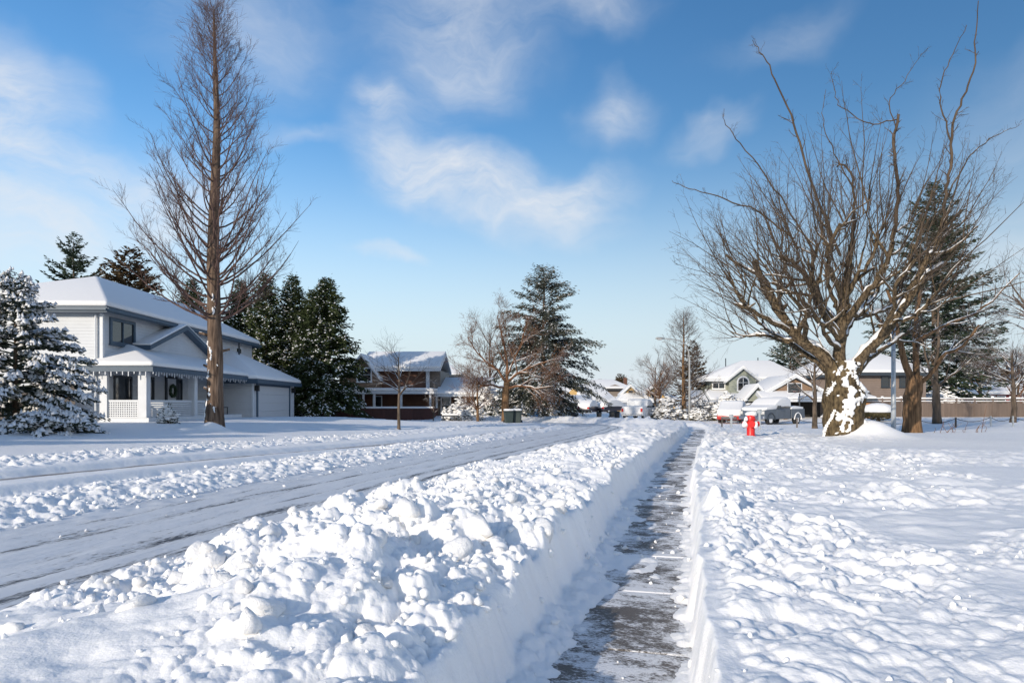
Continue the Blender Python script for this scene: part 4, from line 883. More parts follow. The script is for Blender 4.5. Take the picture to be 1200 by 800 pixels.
# ------------------------------------------------------------------ white two-storey house on the left (local x towards the street, y along it)
def white_house():
    h = thing('white_house', 'white lap-sided two-storey house with slate blue trim, porch and attached garage', 'house', (-20.4, 34, .80), R(1.5))
    # main block
    wall(h, -9.3, 0, 0, 21, -.9, 5.62, 'siding')
    V = [(.5, -.5, 5.62), (.5, 21.6, 5.62), (-9.8, 21.6, 5.62), (-9.8, -.5, 5.62), (-3.2, 5, 7.85), (-3.2, 16, 7.85)]
    rf = roof(h, V, [(0, 1, 5, 4), (1, 2, 5), (2, 3, 4, 5), (3, 0, 4)], 'bluetrim', .26, .30)
    MB().bar((.54, -.5, 5.50), (.54, 21.6, 5.50), .10, .14).build('gutter', 'bluetrim', rf); MB().bar((.5, -.54, 5.50), (-9.8, -.54, 5.50), .14, .10).build('gutter', 'bluetrim', rf)
    MB().box(-.12, .03, -.03, .12, -.9, 5.36).build('corner_board', 'white', h)
    MB().tube([(-.28, -.1, 5.3), (-.28, -.1, 2.4)], .045, 8).build('downspout', 'white', h)
    MB().tube([(-.75, -.45, 2.55), (-.35, -.1, 2.3), (-.28, -.1, 1.9), (-.28, -.1, .05)], .045, 8).build('downspout', 'white', h)
    window(h, (.0, .75, 4.05), EY, EX, 2.1, 1.05, 'bluetrim', .16, 1, depth=.09, pane='glass')
    window(h, (.0, 17.6, 4.25), EY, EX, 1.0, .8, 'white', .1, 1)
    window(h, (.0, 1.1, .85), EY, EX, 1.5, 1.35, 'frame_d', .12, 0, sill=False)
    window(h, (.0, 4.2, .75), EY, EX, .8, 1.5, 'frame_d', .12, 0, sill=False)
    # front door with wreath
    d = MB().box(.0, .08, 6.6, 7.7, .2, 2.35).build('front_door', 'door', h)
    MB().box(.02, .10, 6.42, 6.6, .2, 2.5).box(.02, .10, 7.7, 7.88, .2, 2.5).box(.02, .10, 6.6, 7.7, 2.35, 2.5).build('door_frame', 'frame_d', d)
    wr = MB(); ring = [(.16, 7.15 + .33 * math.cos(a), 1.62 + .33 * math.sin(a)) for a in np.linspace(0, 2 * math.pi, 25)]; wr.tube(ring, [.085 + .02 * math.sin(q * 2.3) for q in range(25)], 7); wr.build('wreath', 'wreath', d, True)
    MB().tube([(.08, 7.55, 1.2), (.15, 7.55, 1.2), (.15, 7.6, 1.2)], .03, 6).build('handle', 'chrome', d)
    window(h, (.0, 8.15, .5), EY, EX, .4, 1.8, 'frame_d', .08, 0, sill=False)
    # porch floor, columns, lattice rail, roof
    MB().box(0, 2.35, -.15, 12.4, -.6, .16).build('porch_floor', 'white', h)
    for x, y, s in ((2.0, .12, .42), (.14, .06, .22), (2.0, 5.6, .40), (2.0, 9.4, .40)): post(h, x, y, .16, 2.45, s, 'white', 'column')
    def lattice(p, q, z0, z1, nrm_, name='railing'):
        p, q = Vector(p), Vector(q); L_ = (q - p).length; t = (q - p) / L_; mb = MB(); u = Vector((0, 0, 1))
        mb.bar(p + u * z1, q + u * z1, .09, .07); r = mb.build(name, 'white', h); MB().bar(p + u * z0, q + u * z0, .07, .06).build('bottom_rail', 'white', r); lb = MB(); k = .11
        c = 0
        while c < L_: lb.bar(p + t * c + u * (z0 + .03), p + t * c + u * (z1 - .03), .055, .02); c += k
        z = z0 + .1
        while z < z1 - .04: lb.bar(p + u * z + Vector(nrm_) * .025, q + u * z + Vector(nrm_) * .025, .02, .055); z += k
        tag(lb.build('lattice', 'white', r), kind='stuff')
    lattice((.26, .06, 0), (1.78, .06, 0), .2, 1.02, NY); lattice((2.0, .36, 0), (2.0, 5.38, 0), .2, 1.02, EX); lattice((2.0, 5.82, 0), (2.0, 7.2, 0), .2, 1.02, EX)
    ze = 2.68; V = [(2.75, -.55, ze), (2.75, 12.6, ze), (-.9, 12.6, ze + 1.45), (-.9, 3.1, ze + 1.45), (-.9, -.55, ze)]
    pr = roof(h, V, [(0, 1, 2, 3), (0, 3, 4)], 'bluetrim', .24, .26)
    lt = MB()
    for q in range(46): y = -.5 + q * .28; lt.box(2.72, 2.75, y, y + .04, ze - .24 - .10 - .06 * (q % 3), ze - .22)
    for q in range(12): x = -.7 + q * .28; lt.box(x, x + .04, -.55, -.52, ze - .24 - .10 - .06 * (q % 3), ze - .22)
    tag(lt.build('icicle_lights', 'white', pr), kind='stuff')
    # street gable over the porch
    gwall(h, [(0, 3.3, 3.2), (0, 11.2, 3.2), (0, 11.2, 4.15), (0, 7.25, 5.42), (0, 3.3, 4.15)], (.55, 0, 0), 'siding')
    gable_x(h, -.1, 1.0, 2.75, 11.75, 4.0, 5.55, m='bluetrim', th=.24, snow=.12)
    # garage
    wall(h, -.5, 2.9, 12.9, 22.6, -.9, 2.5, 'siding', 'garage_wall')
    P_ = (-.3, 16.6, 4.75); V = [(3.4, 12.45, 2.5), (3.4, 23.1, 2.5), (-3.6, 23.1, 2.5), (-3.6, 12.45, 2.5), P_]
    roof(h, V, [(0, 1, 4), (1, 2, 4), (2, 3, 4), (3, 0, 4)], 'bluetrim', .26, .28)
    garage_door(h, (2.9, 13.8, -.3), EY, EX, 7.3, 2.42)
    for y in (13.3, 21.9):
        s = MB().box(2.9, 3.0, y - .08, y + .08, 1.75, 2.1).box(3.0, 3.2, y - .12, y + .12, 1.72, 2.12).build('wall_lamp', 'black', h)
    for x in (2.86,): MB().box(2.82, 2.94, 12.86, 13.0, -.9, 2.24).build('corner_board', 'white', h)
    MB().bar((.6, 16.6, 4.3), (.6, 16.6, 5.35), .09).build('vent_pipe', 'frame_d', h)
    # bench on the porch
    b = thing('porch_bench', 'dark bench standing on the porch of the white house', 'bench', (-19.2, 45.0, .96), R(1.5))
    MB().box(-.25, .25, -.6, .6, .42, .48).build('seat', 'frame_d', b); MB().box(-.30, -.25, -.6, .6, .5, .95).build('backrest', 'frame_d', b)
    for x in (-.22, .22):
        for y in (-.55, .55): post(b, x, y, 0, .42, .06, 'frame_d', 'leg')
white_house()
# board fence beside the house
fz = g1(-22.5, 33.2)
fc = thing('wooden_fence', 'weathered dark wooden fence between the snowy spruce and the white house', 'fence', (-25.2, 33.2, fz))
for q in range(24): MB().box(q * .165, q * .165 + .155, 0, .025, -.2, 1.72 + .03 * math.sin(q * 2.1) + (.12 if 11 < q < 15 else 0)).build('board', 'greywood', fc)
for q in range(3): MB().box(q * 1.9 - .05, q * 1.9 + .05, .03, .13, -.3, 1.95).build('post', 'greywood', fc)
MB().box(0, 3.95, .0, .06, 1.86, 1.93).build('snow_load', 'snow_far', fc, bevel=.03)

# ------------------------------------------------------------------ brown house with carport, behind the dark red fence
def brown_house():
    D = 72; h = thing('brown_house', 'brown two-storey house with white-trimmed gable and long flat carport roof', 'house', (-15.6, D, .25), R(-2))
    wall(h, 0, 6.9, 0, 8, -.6, 5.1, 'brownwall'); wall(h, 6.9, 8.0, .6, 8, -.6, 4.9, 'taupe2', 'side_wall')
    MB().box(6.62, 6.95, -.35, .2, 2.6, 5.1).build('corner_board', 'white', h)
    gable_x(h, -.5, 8.2, -.9, 8.6, 5.0, 6.9, m='white', th=.25, snow=.28)
    # street gable with window
    wall(h, -2.3, 1.9, -1.2, 4, 2.3, 4.4, 'tanwall', 'bay_wall'); gwall(h, [(-1.5, -1.2, 4.4), (1.6, -1.2, 4.4), (.05, -1.2, 6.25)], (0, 4, 0), 'tanwall')
    gable_y(h, -1.95, 2.05, -1.6, 3.4, 3.95, 6.45, m='white', th=.16, snow=.16)
    window(h, (-.35, -1.2, 3.75), EX, NY, 1.35, 1.25, 'frame_w', .14, 0, 1)
    # carport roof and posts
    MB().box(-9.5, 8.0, -4.0, 0, 2.35, 2.62).build('carport_roof', 'white', h, bevel=.02); MB().box(-9.45, 7.95, -3.95, -.05, 2.63, 2.95).build('roof_snow', 'snow_far', h, True, .12, 3)
    for x in (-7.8, -4.3, -2.9, .9, 2.0, 4.7, 7.6): post(h, x, -3.8, -.4, 2.35, .2)
    wall(h, -9.4, 6.8, -.3, 0, -.5, 2.34, 'brownwall', 'back_wall')
    window(h, (-5.2, -.3, .6), EX, NY, 1.0, 1.5, 'frame_w', .1, 0); window(h, (1.1, -.3, .6), EX, NY, .8, 1.5, 'frame_w', .1, 0)
    # entrance wing with snowy lean-to roof
    wall(h, 8.0, 13.2, .5, 6, -.6, 2.3, 'brownwall', 'wing_wall'); roof(h, [(7.6, -1.7, 2.3), (14.2, -1.7, 2.3), (13.4, 5, 4.1), (7.9, 5, 4.1)], [(0, 1, 2, 3)], 'white', .2, .25)
    window(h, (8.2, .5, .5), EX, NY, .8, 1.5, 'frame_w', .16, 0, 1)
    for x in (7.9, 10.9, 12.9): post(h, x, -1.4, -.4, 2.1, .2)
    MB().box(9.5, 10.5, .42, .5, -.2, 2.0).build('front_door', 'dark', h)
brown_house()
dr = thing('driveway_fence', 'dark red-brown panel fence with snow along its top', 'fence', (-18.6, 66, g1(-18, 66)), R(0))
for q in range(11):
    MB().box(q * 1.0, q * 1.0 + .985, 0, .05, -.3, 1.38).build('panel', 'maroon', dr)
for q in range(12): MB().box(q * 1.0 - .05, q * 1.0 + .04, .05, .15, -.4, 1.36).build('post', 'maroon', dr)
for q in range(2): MB().box(11.0 - .03, 11.02, .05 + q * 2, 2.03 + q * 2, -.3, 1.38).build('panel', 'maroon', dr)
MB().box(-.05, 11.1, -.06, .18, 1.381, 1.56).build('snow_load', 'snow_far', dr, True, .05, 3)

# ------------------------------------------------------------------ houses round the bend
def H(name, label, px, D, rz=0, z=None):
    x = (px - 600) / F * D; return thing(name, label, 'house', (x, D, g1(x, D) if z is None else z), rz)
def far_houses():
    k = 95 / F
    h = H('green_grey_house', 'low dark green-grey house wall behind the parked cars, under the drooping conifer', 655, 97, R(-3), .15)
    wall(h, -1.5, 4.3, 0, 6, -.5, 1.75, 'olive'); roof(h, [(-2, -.8, 1.75), (4.7, -.8, 1.75), (4.7, 4, 2.5), (-2, 4, 2.5)], [(0, 1, 2, 3)], 'white', .16, .25)
    window(h, (.8, 0, .6), EX, NY, 1.2, .7, 'frame_d', .06, 1)
    h = H('wide_roofed_house', 'brown house with one broad snow-covered roof slope and ochre gable', 686, 104, R(-4), .1)
    wall(h, .1, 4.2, 0, 7, -.5, 2.0, 'taupe'); wall(h, -4, .1, 2, 7, -.5, 2.4, 'yellow', 'side_wall')
    roof(h, [(-.2, -.7, 1.85), (4.8, -.7, 1.85), (2.4, 5, 4.4), (-2.6, 5, 4.4)], [(0, 1, 2, 3)], 'white', .2, .28)
    gwall(h, [(-3.6, 1.9, 2.2), (.2, 1.9, 2.2), (-1.8, 1.9, 3.9)], (0, .2, 0), 'yellow'); roof(h, [(-6.2, 1.2, 2.1), (-.1, 1.2, 2.1), (-2.0, 5.2, 4.1), (-5.4, 5.2, 3.8)], [(0, 1, 2, 3)], 'white', .16, .22, name='porch_roof')
    MB().box(.8, 3.6, -.05, 0, -.2, 1.5).build('garage_door', 'brownwall', h)
    h = H('taupe_house', 'taupe two-storey house with paired white windows and brick chimney in the distance', 704, 116, R(-2), .1)
    wall(h, -.2, 4.8, 0, 7, -.5, 4.1, 'taupe2'); hip(h, -4, 5.3, -.6, 8, 4.0, (-1, 3.4), (2.4, 3.4), 5.5, m='shingle', th=.25, snow=.26)
    gwall(h, [(.2, -.02, 4.1), (4.6, -.02, 4.1), (2.4, -.02, 4.75)], (0, .3, 0), 'taupe2')
    window(h, (1.9, 0, 2.0), EX, NY, .62, .62, 'frame_w', .09, 0); window(h, (2.72, 0, 2.0), EX, NY, .62, .62, 'frame_w', .09, 0); window(h, (4.2, 0, 2.0), EX, NY, .45, .6, 'frame_w', .09, 0)
    MB().box(4.2, 4.8, 2.5, 3.1, 3.8, 6.0).build('chimney', 'brownwall', h)
    h = H('ochre_garage_house', 'ochre house with hipped snowy garage roof and white garage door', 727, 100, R(-3), .1)
    wall(h, 0, 2.6, 0, 5, -.5, 1.85, 'yellow'); wall(h, 2.6, 4.4, .8, 5, -.5, 1.85, 'yellow', 'side_wall')
    hip(h, -.6, 4.8, -.6, 5.5, 1.85, (1.3, 2.2), (2.6, 2.2), 3.6, m='white', th=.2, snow=.26)
    gwall(h, [(.4, 1.0, 2.6), (2.8, 1.0, 2.6), (1.6, 1.0, 4.0)], (0, 3, 0), 'yellow'); gable_y(h, .1, 3.1, .7, 5.5, 2.75, 4.15, m='white', th=.14, snow=.2, name='gable_roof'); window(h, (1.35, 1.0, 2.95), EX, NY, .5, .45, 'frame_d', .06, 0, sill=False)
    garage_door(h, (.35, 0, -.2), EX, NY, 1.9, 1.75, 'white', 4, 'white', .1)
    h = H('ochre_gable_house', 'ochre gabled house half hidden by the bare conical tree', 756, 104, R(-5), .1)
    wall(h, -1.5, 4.5, 0, 7, -.5, 2.3, 'yellow'); gwall(h, [(-.6, -.02, 2.3), (3.2, -.02, 2.3), (1.3, -.02, 3.9)], (0, 4, 0), 'yellow'); gable_y(h, -1.2, 3.8, -.5, 6, 2.15, 4.2, m='white', th=.2, snow=.26); window(h, (.9, -.02, 2.5), EX, NY, .8, .7, 'frame_d', .1, 0)
    roof(h, [(-1.8, -.8, 1.9), (5, -.8, 1.9), (5, 1.5, 2.6), (-1.8, 1.5, 2.6)], [(0, 1, 2, 3)], 'white', .15, .25, name='porch_roof'); MB().box(.6, 2.9, -.06, 0, -.2, 1.6).build('garage_door', 'white', h)
    # small hut roof behind the brown house
    h = H('grey_roofed_house', 'grey house corner with snowy roof just right of the brown house', 512, 96, 0, .2)
    wall(h, 0, 3, 0, 5, -.5, 5.4, 'taupe2'); hip(h, -1.5, 3.5, -.5, 5.5, 5.4, (.4, 2.4), (1.6, 2.4), 6.9, m='frame_d', th=.2, snow=.22); window(h, (1.2, 0, 3.9), EX, NY, .7, .8)
    # sage green house
    h = H('sage_house', 'sage green two-storey house with arched window under its front gable', 838, 78, R(-3), .25)
    wall(h, -.2, 9.6, 1.0, 9, -.6, 4.2, 'sage'); wall(h, 1.6, 4.6, 0, 2, -.6, 4.0, 'sage', 'bay_wall')
    hip(h, -1.0, 10.4, .3, 9.8, 4.15, (4.2, 4.4), (7.6, 4.4), 6.3, m='white', th=.22, snow=.28)
    gwall(h, [(1.6, 0, 4.0), (4.6, 0, 4.0), (3.1, 0, 5.25)], (0, 3, 0), 'sage'); gable_y(h, 1.1, 5.1, -.4, 4.6, 3.9, 5.5, m='white', th=.18, snow=.2, name='gable_roof')
    ar = MB(); pts = [(2.6, -.05, 2.9), (3.7, -.05, 2.9), (3.7, -.05, 3.8)] + [(3.15 + .55 * math.cos(a), -.05, 3.8 + .55 * math.sin(a)) for a in np.linspace(.2, math.pi - .2, 9)] + [(2.6, -.05, 3.8)]
    ar.prism(pts, (0, .04, 0)); f = MB().prism([((p[0] - 3.15) * 1.28 + 3.15, -.03, (p[2] - 3.5) * 1.22 + 3.5) for p in pts], (0, .03, 0)).build('window', 'frame_w', h); ar.build('pane', 'glass', f)
    MB().box(3.12, 3.18, -.065, -.05, 2.9, 4.33).box(2.6, 3.7, -.064, -.052, 3.74, 3.8).build('glazing_bar', 'frame_w', f)
    window(h, (-.0, 1.0, 3.15), EX, NY, 1.3, .6, 'frame_w', .1, 1)
    roof(h, [(-.9, -1.6, 1.75), (4.8, -1.6, 1.75), (3.6, 1.4, 2.8), (-.9, 1.4, 2.8)], [(0, 1, 2, 3)], 'white', .2, .28, name='porch_roof'); roof(h, [(-3.2, -1.2, 1.4), (-.95, -1.2, 1.4), (-.95, 2, 2.7), (-2.6, 2, 2.7)], [(0, 1, 2, 3)], 'white', .2, .28, name='side_roof')
    wall(h, -2.8, -.2, 1, 6, -.5, 1.9, 'taupe', 'side_wall'); MB().box(.3, 1.3, -.06 + 1.0, 1.0, -.2, 1.6).build('front_door', 'dark', h)
    for x in (-.6, 1.5, 4.4): post(h, x, -1.3, -.4, 1.6, .16)
    for x, y in ((2.6, 5.5), (6.2, 4.6)): MB().tube([(x, y, 5.2), (x, y, 6.9)], .06, 6).build('vent_pipe', 'frame_d', h)
    # garage house right of it
    h = H('carport_house', 'tan gabled house with two dark open garage bays and snowy eaves', 894, 60, R(-2), .25)
    wall(h, .2, 5.9, 2.5, 9, -.5, 2.0, 'tanwall', 'back_wall')
    for x in (.45, 2.0, 5.85): MB().box(x - .13, x + .13, -.02, .25, -.4, 1.75).build('pier', 'tanwall', h)
    MB().box(.3, 6.0, -.03, .3, 1.55, 1.78).build('beam', 'tanwall', h)
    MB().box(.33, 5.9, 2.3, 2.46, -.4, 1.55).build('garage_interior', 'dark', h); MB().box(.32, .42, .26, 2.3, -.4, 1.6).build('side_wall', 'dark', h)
    roof(h, [(-.4, -.9, 1.75), (6.6, -.9, 1.75), (6.6, .75, 2.35), (-.4, .75, 2.35)], [(0, 1, 2, 3)], 'white', .2, .2)
    gwall(h, [(.7, .7, 2.1), (5.5, .7, 2.1), (5.5, .7, 2.3), (3.1, .7, 3.5), (.7, .7, 2.3)], (0, 5, 0), 'tanwall'); gable_y(h, .2, 6.0, .45, 8, 2.2, 3.85, m='white', th=.16, snow=.2, name='gable_roof')
    gwall(h, [(-1.0, 1.5, 1.6), (1.0, 1.5, 1.6), (0, 1.5, 2.7)], (0, 3, 0), 'sage', 'small_gable'); gable_y(h, -1.4, 1.4, 1.2, 5, 1.5, 3.05, m='white', th=.16, snow=.18, name='small_gable_roof')
    # brown-grey house at the right
    h = H('taupe_siding_house', 'plain taupe two-storey house behind the old tree with small upper windows', 1005, 63, R(4), .3)
    wall(h, 0, 6.6, 0, 8, -.6, 4.2, 'taupe'); hip(h, -.5, 7.1, -.6, 8.6, 4.15, (3, 3.6), (4.2, 3.6), 6.1, m='frame_d', th=.25, snow=.26)
    wall(h, -3.2, 0, .8, 7, -.6, 4.0, 'taupe', 'side_wall'); hip(h, -3.6, .2, .3, 7.4, 3.95, (-1.7, 2.2), (-1.7, 5.4), 5.2, m='frame_d', th=.2, snow=.24, name='side_roof')
    window(h, (2.35, 0, 2.95), EX, NY, .62, .85, 'frame_d', .1, 0, 1); window(h, (4.1, 0, 2.95), EX, NY, .5, .8, 'frame_d', .1, 0, 1)
    window(h, (-.55, .8, 2.6), EX, NY, .45, 1.1, 'frame_d', .1, 1, 2)
    roof(h, [(-2.8, -1.5, 1.75), (1.0, -1.5, 1.75), (.9, .9, 2.3), (-2.8, .9, 2.3)], [(0, 1, 2, 3)], 'frame_d', .14, .22, name='porch_roof')
    MB().box(-1.4, -.3, .72, .8, -.4, 1.6).build('front_door', 'dark', h); MB().lathe((.55, -.35, 2.35), [(.02, 0), (.35, .02), (.3, .16), (.05, .22)], 10).build('satellite_dish', 'white', h, True)
    MB().tube([(.55, 0, 2.3), (.55, -.3, 2.36)], .03, 5).build('dish_arm', 'galv', h)
    # far red building
    h = H('red_house', 'long low red house with snowy roof far off at the right', 1140, 112, R(3), 1.4)
    wall(h, -2, 16, 0, 8, -1.5, 2.0, 'redwall'); gable_x(h, -2.6, 16.8, -1, 9, 1.9, 3.6, m='white', th=.2, snow=.3)
    for x in (-.8, 2.4, 4.2, 8.5, 12): window(h, (x, 0, .5), EX, NY, 1.3, .9, 'frame_w', .12, 1)
far_houses()
# backyard fence on the right: posts and bays, snow on the rails
fx = thing('backyard_fence', 'long taupe board fence with snow-topped rails behind the right-hand trees', 'fence', ((1012 - 600) / F * 62, 62, .30), R(7))
for q in range(12):
    x0 = q * 1.85
    for b in range(6): MB().box(x0 + .09 + b * .284, x0 + .09 + b * .284 + .272, 0, .03, -.35, 1.40 + .012 * ((q * 7 + b * 3) % 5)).build('board', 'fencebrown', fx)
    MB().box(x0 - .07, x0 + .07, -.03, .11, -.4, 1.86).build('post', 'fencebrown', fx); MB().box(x0 + .07, x0 + 1.78, -.02, .07, 1.47, 1.54).build('rail', 'fencebrown', fx); MB().box(x0 + .07, x0 + 1.78, -.01, .06, 1.72, 1.78).build('rail', 'fencebrown', fx)
    MB().box(x0 + .07, x0 + 1.78, -.05, .10, 1.541, 1.62).build('snow_load', 'snow_far', fx, True, .03); MB().box(x0 + .02, x0 + 1.83, -.05, .10, 1.781, 1.90 + .03 * math.sin(q)).build('snow_load', 'snow_far', fx, True, .04); MB().box(x0 - .1, x0 + .1, -.06, .14, 1.861, 2.02).build('snow_load', 'snow_far', fx, True, .05)
gt = thing('wooden_gate', 'short orange cedar gate panel left of the snow-capped round shrub', 'gate', ((1008 - 600) / F * 58, 58, .28), 0)
for q in range(5): MB().box(q * .17, q * .17 + .16, 0, .03, -.3, 1.42).build('board', 'cedarwood', gt)
MB().box(0, .85, .03, .09, 1.1, 1.2).build('rail', 'cedarwood', gt)

# ------------------------------------------------------------------ street furniture
def hydrant():
    x, y = HYD_P; h = thing('fire_hydrant', 'red fire hydrant wearing a cap of snow beside the sidewalk', 'hydrant', (x, y, g1(x, y) - .04)); h.scale = (1.08, 1.08, 1.15)
    MB().lathe((0, 0, 0), [(.19, 0), (.19, .04), (.145, .05), (.145, .56), (.19, .57), (.19, .61), (.155, .62), (.15, .70), (.10, .76), (.05, .79)], 20).build('barrel', 'hydrant', h, True, .006)
    for a, r_, l in ((0, .075, .25), (math.pi, .075, .25), (-1.75, .10, .24)):
        c, s = math.cos(a), math.sin(a); n_ = MB().tube([(c * .1, s * .1, .44), (c * l, s * l, .44)], r_, 12).tube([(c * l, s * l, .44), (c * (l + .05), s * (l + .05), .44)], r_ * 1.2, 8); n_.build('outlet', 'hydrant', h)
    cap = lumpy(3, .12) * np.array([.20, .20, .13]) + np.array([0, 0, .80]); np_obj('snow_load', cap, IF, M['snow'], h, True)
    for a, r_, zz in ((math.pi + .2, .13, .40), (-1.15, .12, .42), (-2.6, .09, .60)): np_obj('snow_load', lumpy(int(zz * 50), .15) * np.array([r_ * .8, r_ * .8, r_ * 1.3]) + np.array([math.cos(a) * .25, math.sin(a) * .25, zz]), IF, M['snow'], h, True)
hydrant()
# galvanised pole
p = at(1047, 32.5); t = thing('steel_pole', 'plain grey steel pole right of the old tree', 'pole', p)
MB().lathe((0, 0, 0), [(.115, -.3), (.105, 1.5), (.085, 5.35)], 12).build('shaft', 'galv', t, True); MB().lathe((0, 0, 5.35), [(.10, 0), (.10, .05), (.04, .1)], 12).build('cap', 'galv', t)
# street lamp by the conical tree
p = at(808, 60); t = thing('street_lamp', 'tall curved-arm street lamp in front of the bare conical tree', 'street lamp', p)
arc = [(0, 0, -.3), (0, 0, 3), (0, 0, 5.4), (-.10, -.05, 6.1), (-.42, -.2, 6.7), (-.95, -.45, 7.0), (-1.7, -.7, 7.1), (-2.5, -1.0, 7.14)]
MB().tube(arc, [.11, .09, .07, .065, .058, .052, .045, .04], 10).build('shaft', 'concrete_lamp', t, True)
MB().tube([(-2.4, -.96, 7.13), (-2.6, -1.04, 7.16), (-3.1, -1.22, 7.14), (-3.25, -1.28, 7.10)], [.045, .09, .10, .04], 10).build('lamp_head', 'concrete_lamp', t, True); MB().tube([(-2.7, -1.07, 7.05), (-3.05, -1.2, 7.04)], .08, 8).build('lens', 'head', t)
# chain fence across the right lawn
ch = thing('chain_fence', 'low chain strung between short posts across the snowy lawn', 'fence', (0, 0, 0)); pp = []
for px, D in ((846, 44), (872, 43), (934, 42), (985, 41.5), (1028, 41), (1076, 40), (1120, 39.5), (1161, 39), (1187, 38.7), (1230, 38)):
    x, y, z = at(px, D); pp.append((x, y, z + .52)); MB().box(x - .035, x + .035, y - .035, y + .035, z - .2, z + .58).build('post', 'galv' if px % 2 else 'greywood', ch)
for a, b in zip(pp[:-1], pp[1:]):
    a, b = Vector(a), Vector(b); MB().tube([a.lerp(b, q / 8) - Vector((0, 0, .22 * (1 - (q / 4 - 1) ** 2))) for q in range(9)], .016, 4).build('chain', 'black', ch)
# two little marker posts by the driveway
for px, D, hh, lb in ((857, 41, .85, 'short plain marker post by the parked red car'), (890, 37, 1.15, 'square-topped marker post in front of the pickup truck')):
    p = at(px, D); t = thing('marker_post', lb, 'post', p, 0); MB().box(-.05, .05, -.05, .05, -.2, hh).build('shaft', 'galv', t, bevel=.01); MB().box(-.13, .13, -.02, .02, hh - .22, hh).build('plate', 'galv', t, bevel=.008)
# wheeled bins
def bin_(px, D, label, m, w_=.62, h=.95, snow=.14, rz=0.):
    t = thing('wheeled_bin', label, 'bin', at(px, D), rz)
    MB().add([(-w_ * .42, -w_ * .42, 0), (w_ * .42, -w_ * .42, 0), (w_ * .42, w_ * .42, 0), (-w_ * .42, w_ * .42, 0), (-w_ * .5, -w_ * .5, h * .88), (w_ * .5, -w_ * .5, h * .88), (w_ * .5, w_ * .5, h * .88), (-w_ * .5, w_ * .5, h * .88)], [(0, 3, 2, 1), (4, 5, 6, 7), (0, 1, 5, 4), (1, 2, 6, 5), (2, 3, 7, 6), (3, 0, 4, 7)]).build('body', m, t, bevel=.03)
    MB().prism([(-w_ * .54, -w_ * .56, h * .885), (-w_ * .54, w_ * .56, h * .885), (-w_ * .54, w_ * .56, h), (-w_ * .54, -w_ * .4, h * .97)], (w_ * 1.08, 0, 0)).build('lid', m, t, bevel=.02)
    for s in (-1, 1): MB().tube([(s * w_ * .44, w_ * .45, .1), (s * w_ * .55, w_ * .45, .1)], .1, 10).build('wheel', 'rubber', t)
    MB().bar((-w_ * .4, w_ * .62, h * .9), (w_ * .4, w_ * .62, h * .9), .03).build('handle', m, t)
    if snow: MB().box(-w_ * .52, w_ * .52, -w_ * .5, w_ * .54, h + .004, h + snow).build('snow_load', 'snow_far', t, True, snow * .45, 3)
bin_(596, 52, 'dark green bin with snow on its lid, left of a touching pair under the conifer', 'bin', .68, .9, .16, R(8)); bin_(606, 52.3, 'dark green bin with snow on its lid, right of a touching pair under the conifer', 'bin', .68, .9, .16, R(-6))
bin_(672, 68, 'small black bin standing alone left of the snow-covered cars', 'binblack', .5, .62, 0); bin_(702, 70, 'small black bin between the two snow-covered cars', 'binblack', .5, .62, 0); bin_(717, 72, 'black bin beside another, near the white pickup', 'binblack', .55, .7, 0); bin_(723, 72.5, 'black bin closest to the white pickup', 'binblack', .55, .7, 0)
bin_(631, 66, 'blue recycling bin at the foot of the drooping conifer', 'blue', .7, .8, .3)
# small bench with snow on the verge by the brown house
t = thing('garden_bench', 'small dark bench heaped with snow right of the brown house', 'bench', at(528, 58)); MB().box(-.75, .75, -.22, .22, .36, .44).build('seat', 'frame_d', t)
for s in (-1, 1):
    for y in (-.16, .16): post(t, s * .62, y, -.1, .36, .09, 'frame_d', 'leg')
MB().box(.1, .18, -.05, .05, .44, .95).build('armrest', 'frame_d', t); MB().box(-.72, .72, -.2, .2, .444, .62).build('snow_load', 'snow_far', t, True, .08, 3)
# basketball hoop
p = at(937, 57); t = thing('basketball_hoop', 'basketball hoop with framed backboard on a pole by the garage', 'hoop', p)
MB().tube([(0, 0, -.2), (0, 0, 2.4), (-.25, -.3, 2.75)], .05, 8).build('pole', 'frame_d', t); bb = MB().box(-1.15, -.05, -.46, -.43, 2.35, 3.1).build('backboard', 'glass', t)
MB().box(-1.2, -1.15, -.48, -.41, 2.3, 3.15).box(-.05, 0, -.48, -.41, 2.3, 3.15).box(-1.15, -.05, -.48, -.41, 3.1, 3.15).box(-1.15, -.05, -.48, -.41, 2.3, 2.35).build('board_frame', 'frame_w', bb)
MB().tube([(-.6 + .22 * math.cos(a), -.72 + .22 * math.sin(a), 2.45) for a in np.linspace(0, 6.283, 17)], .015, 5).build('rim', 'redpaint', t)

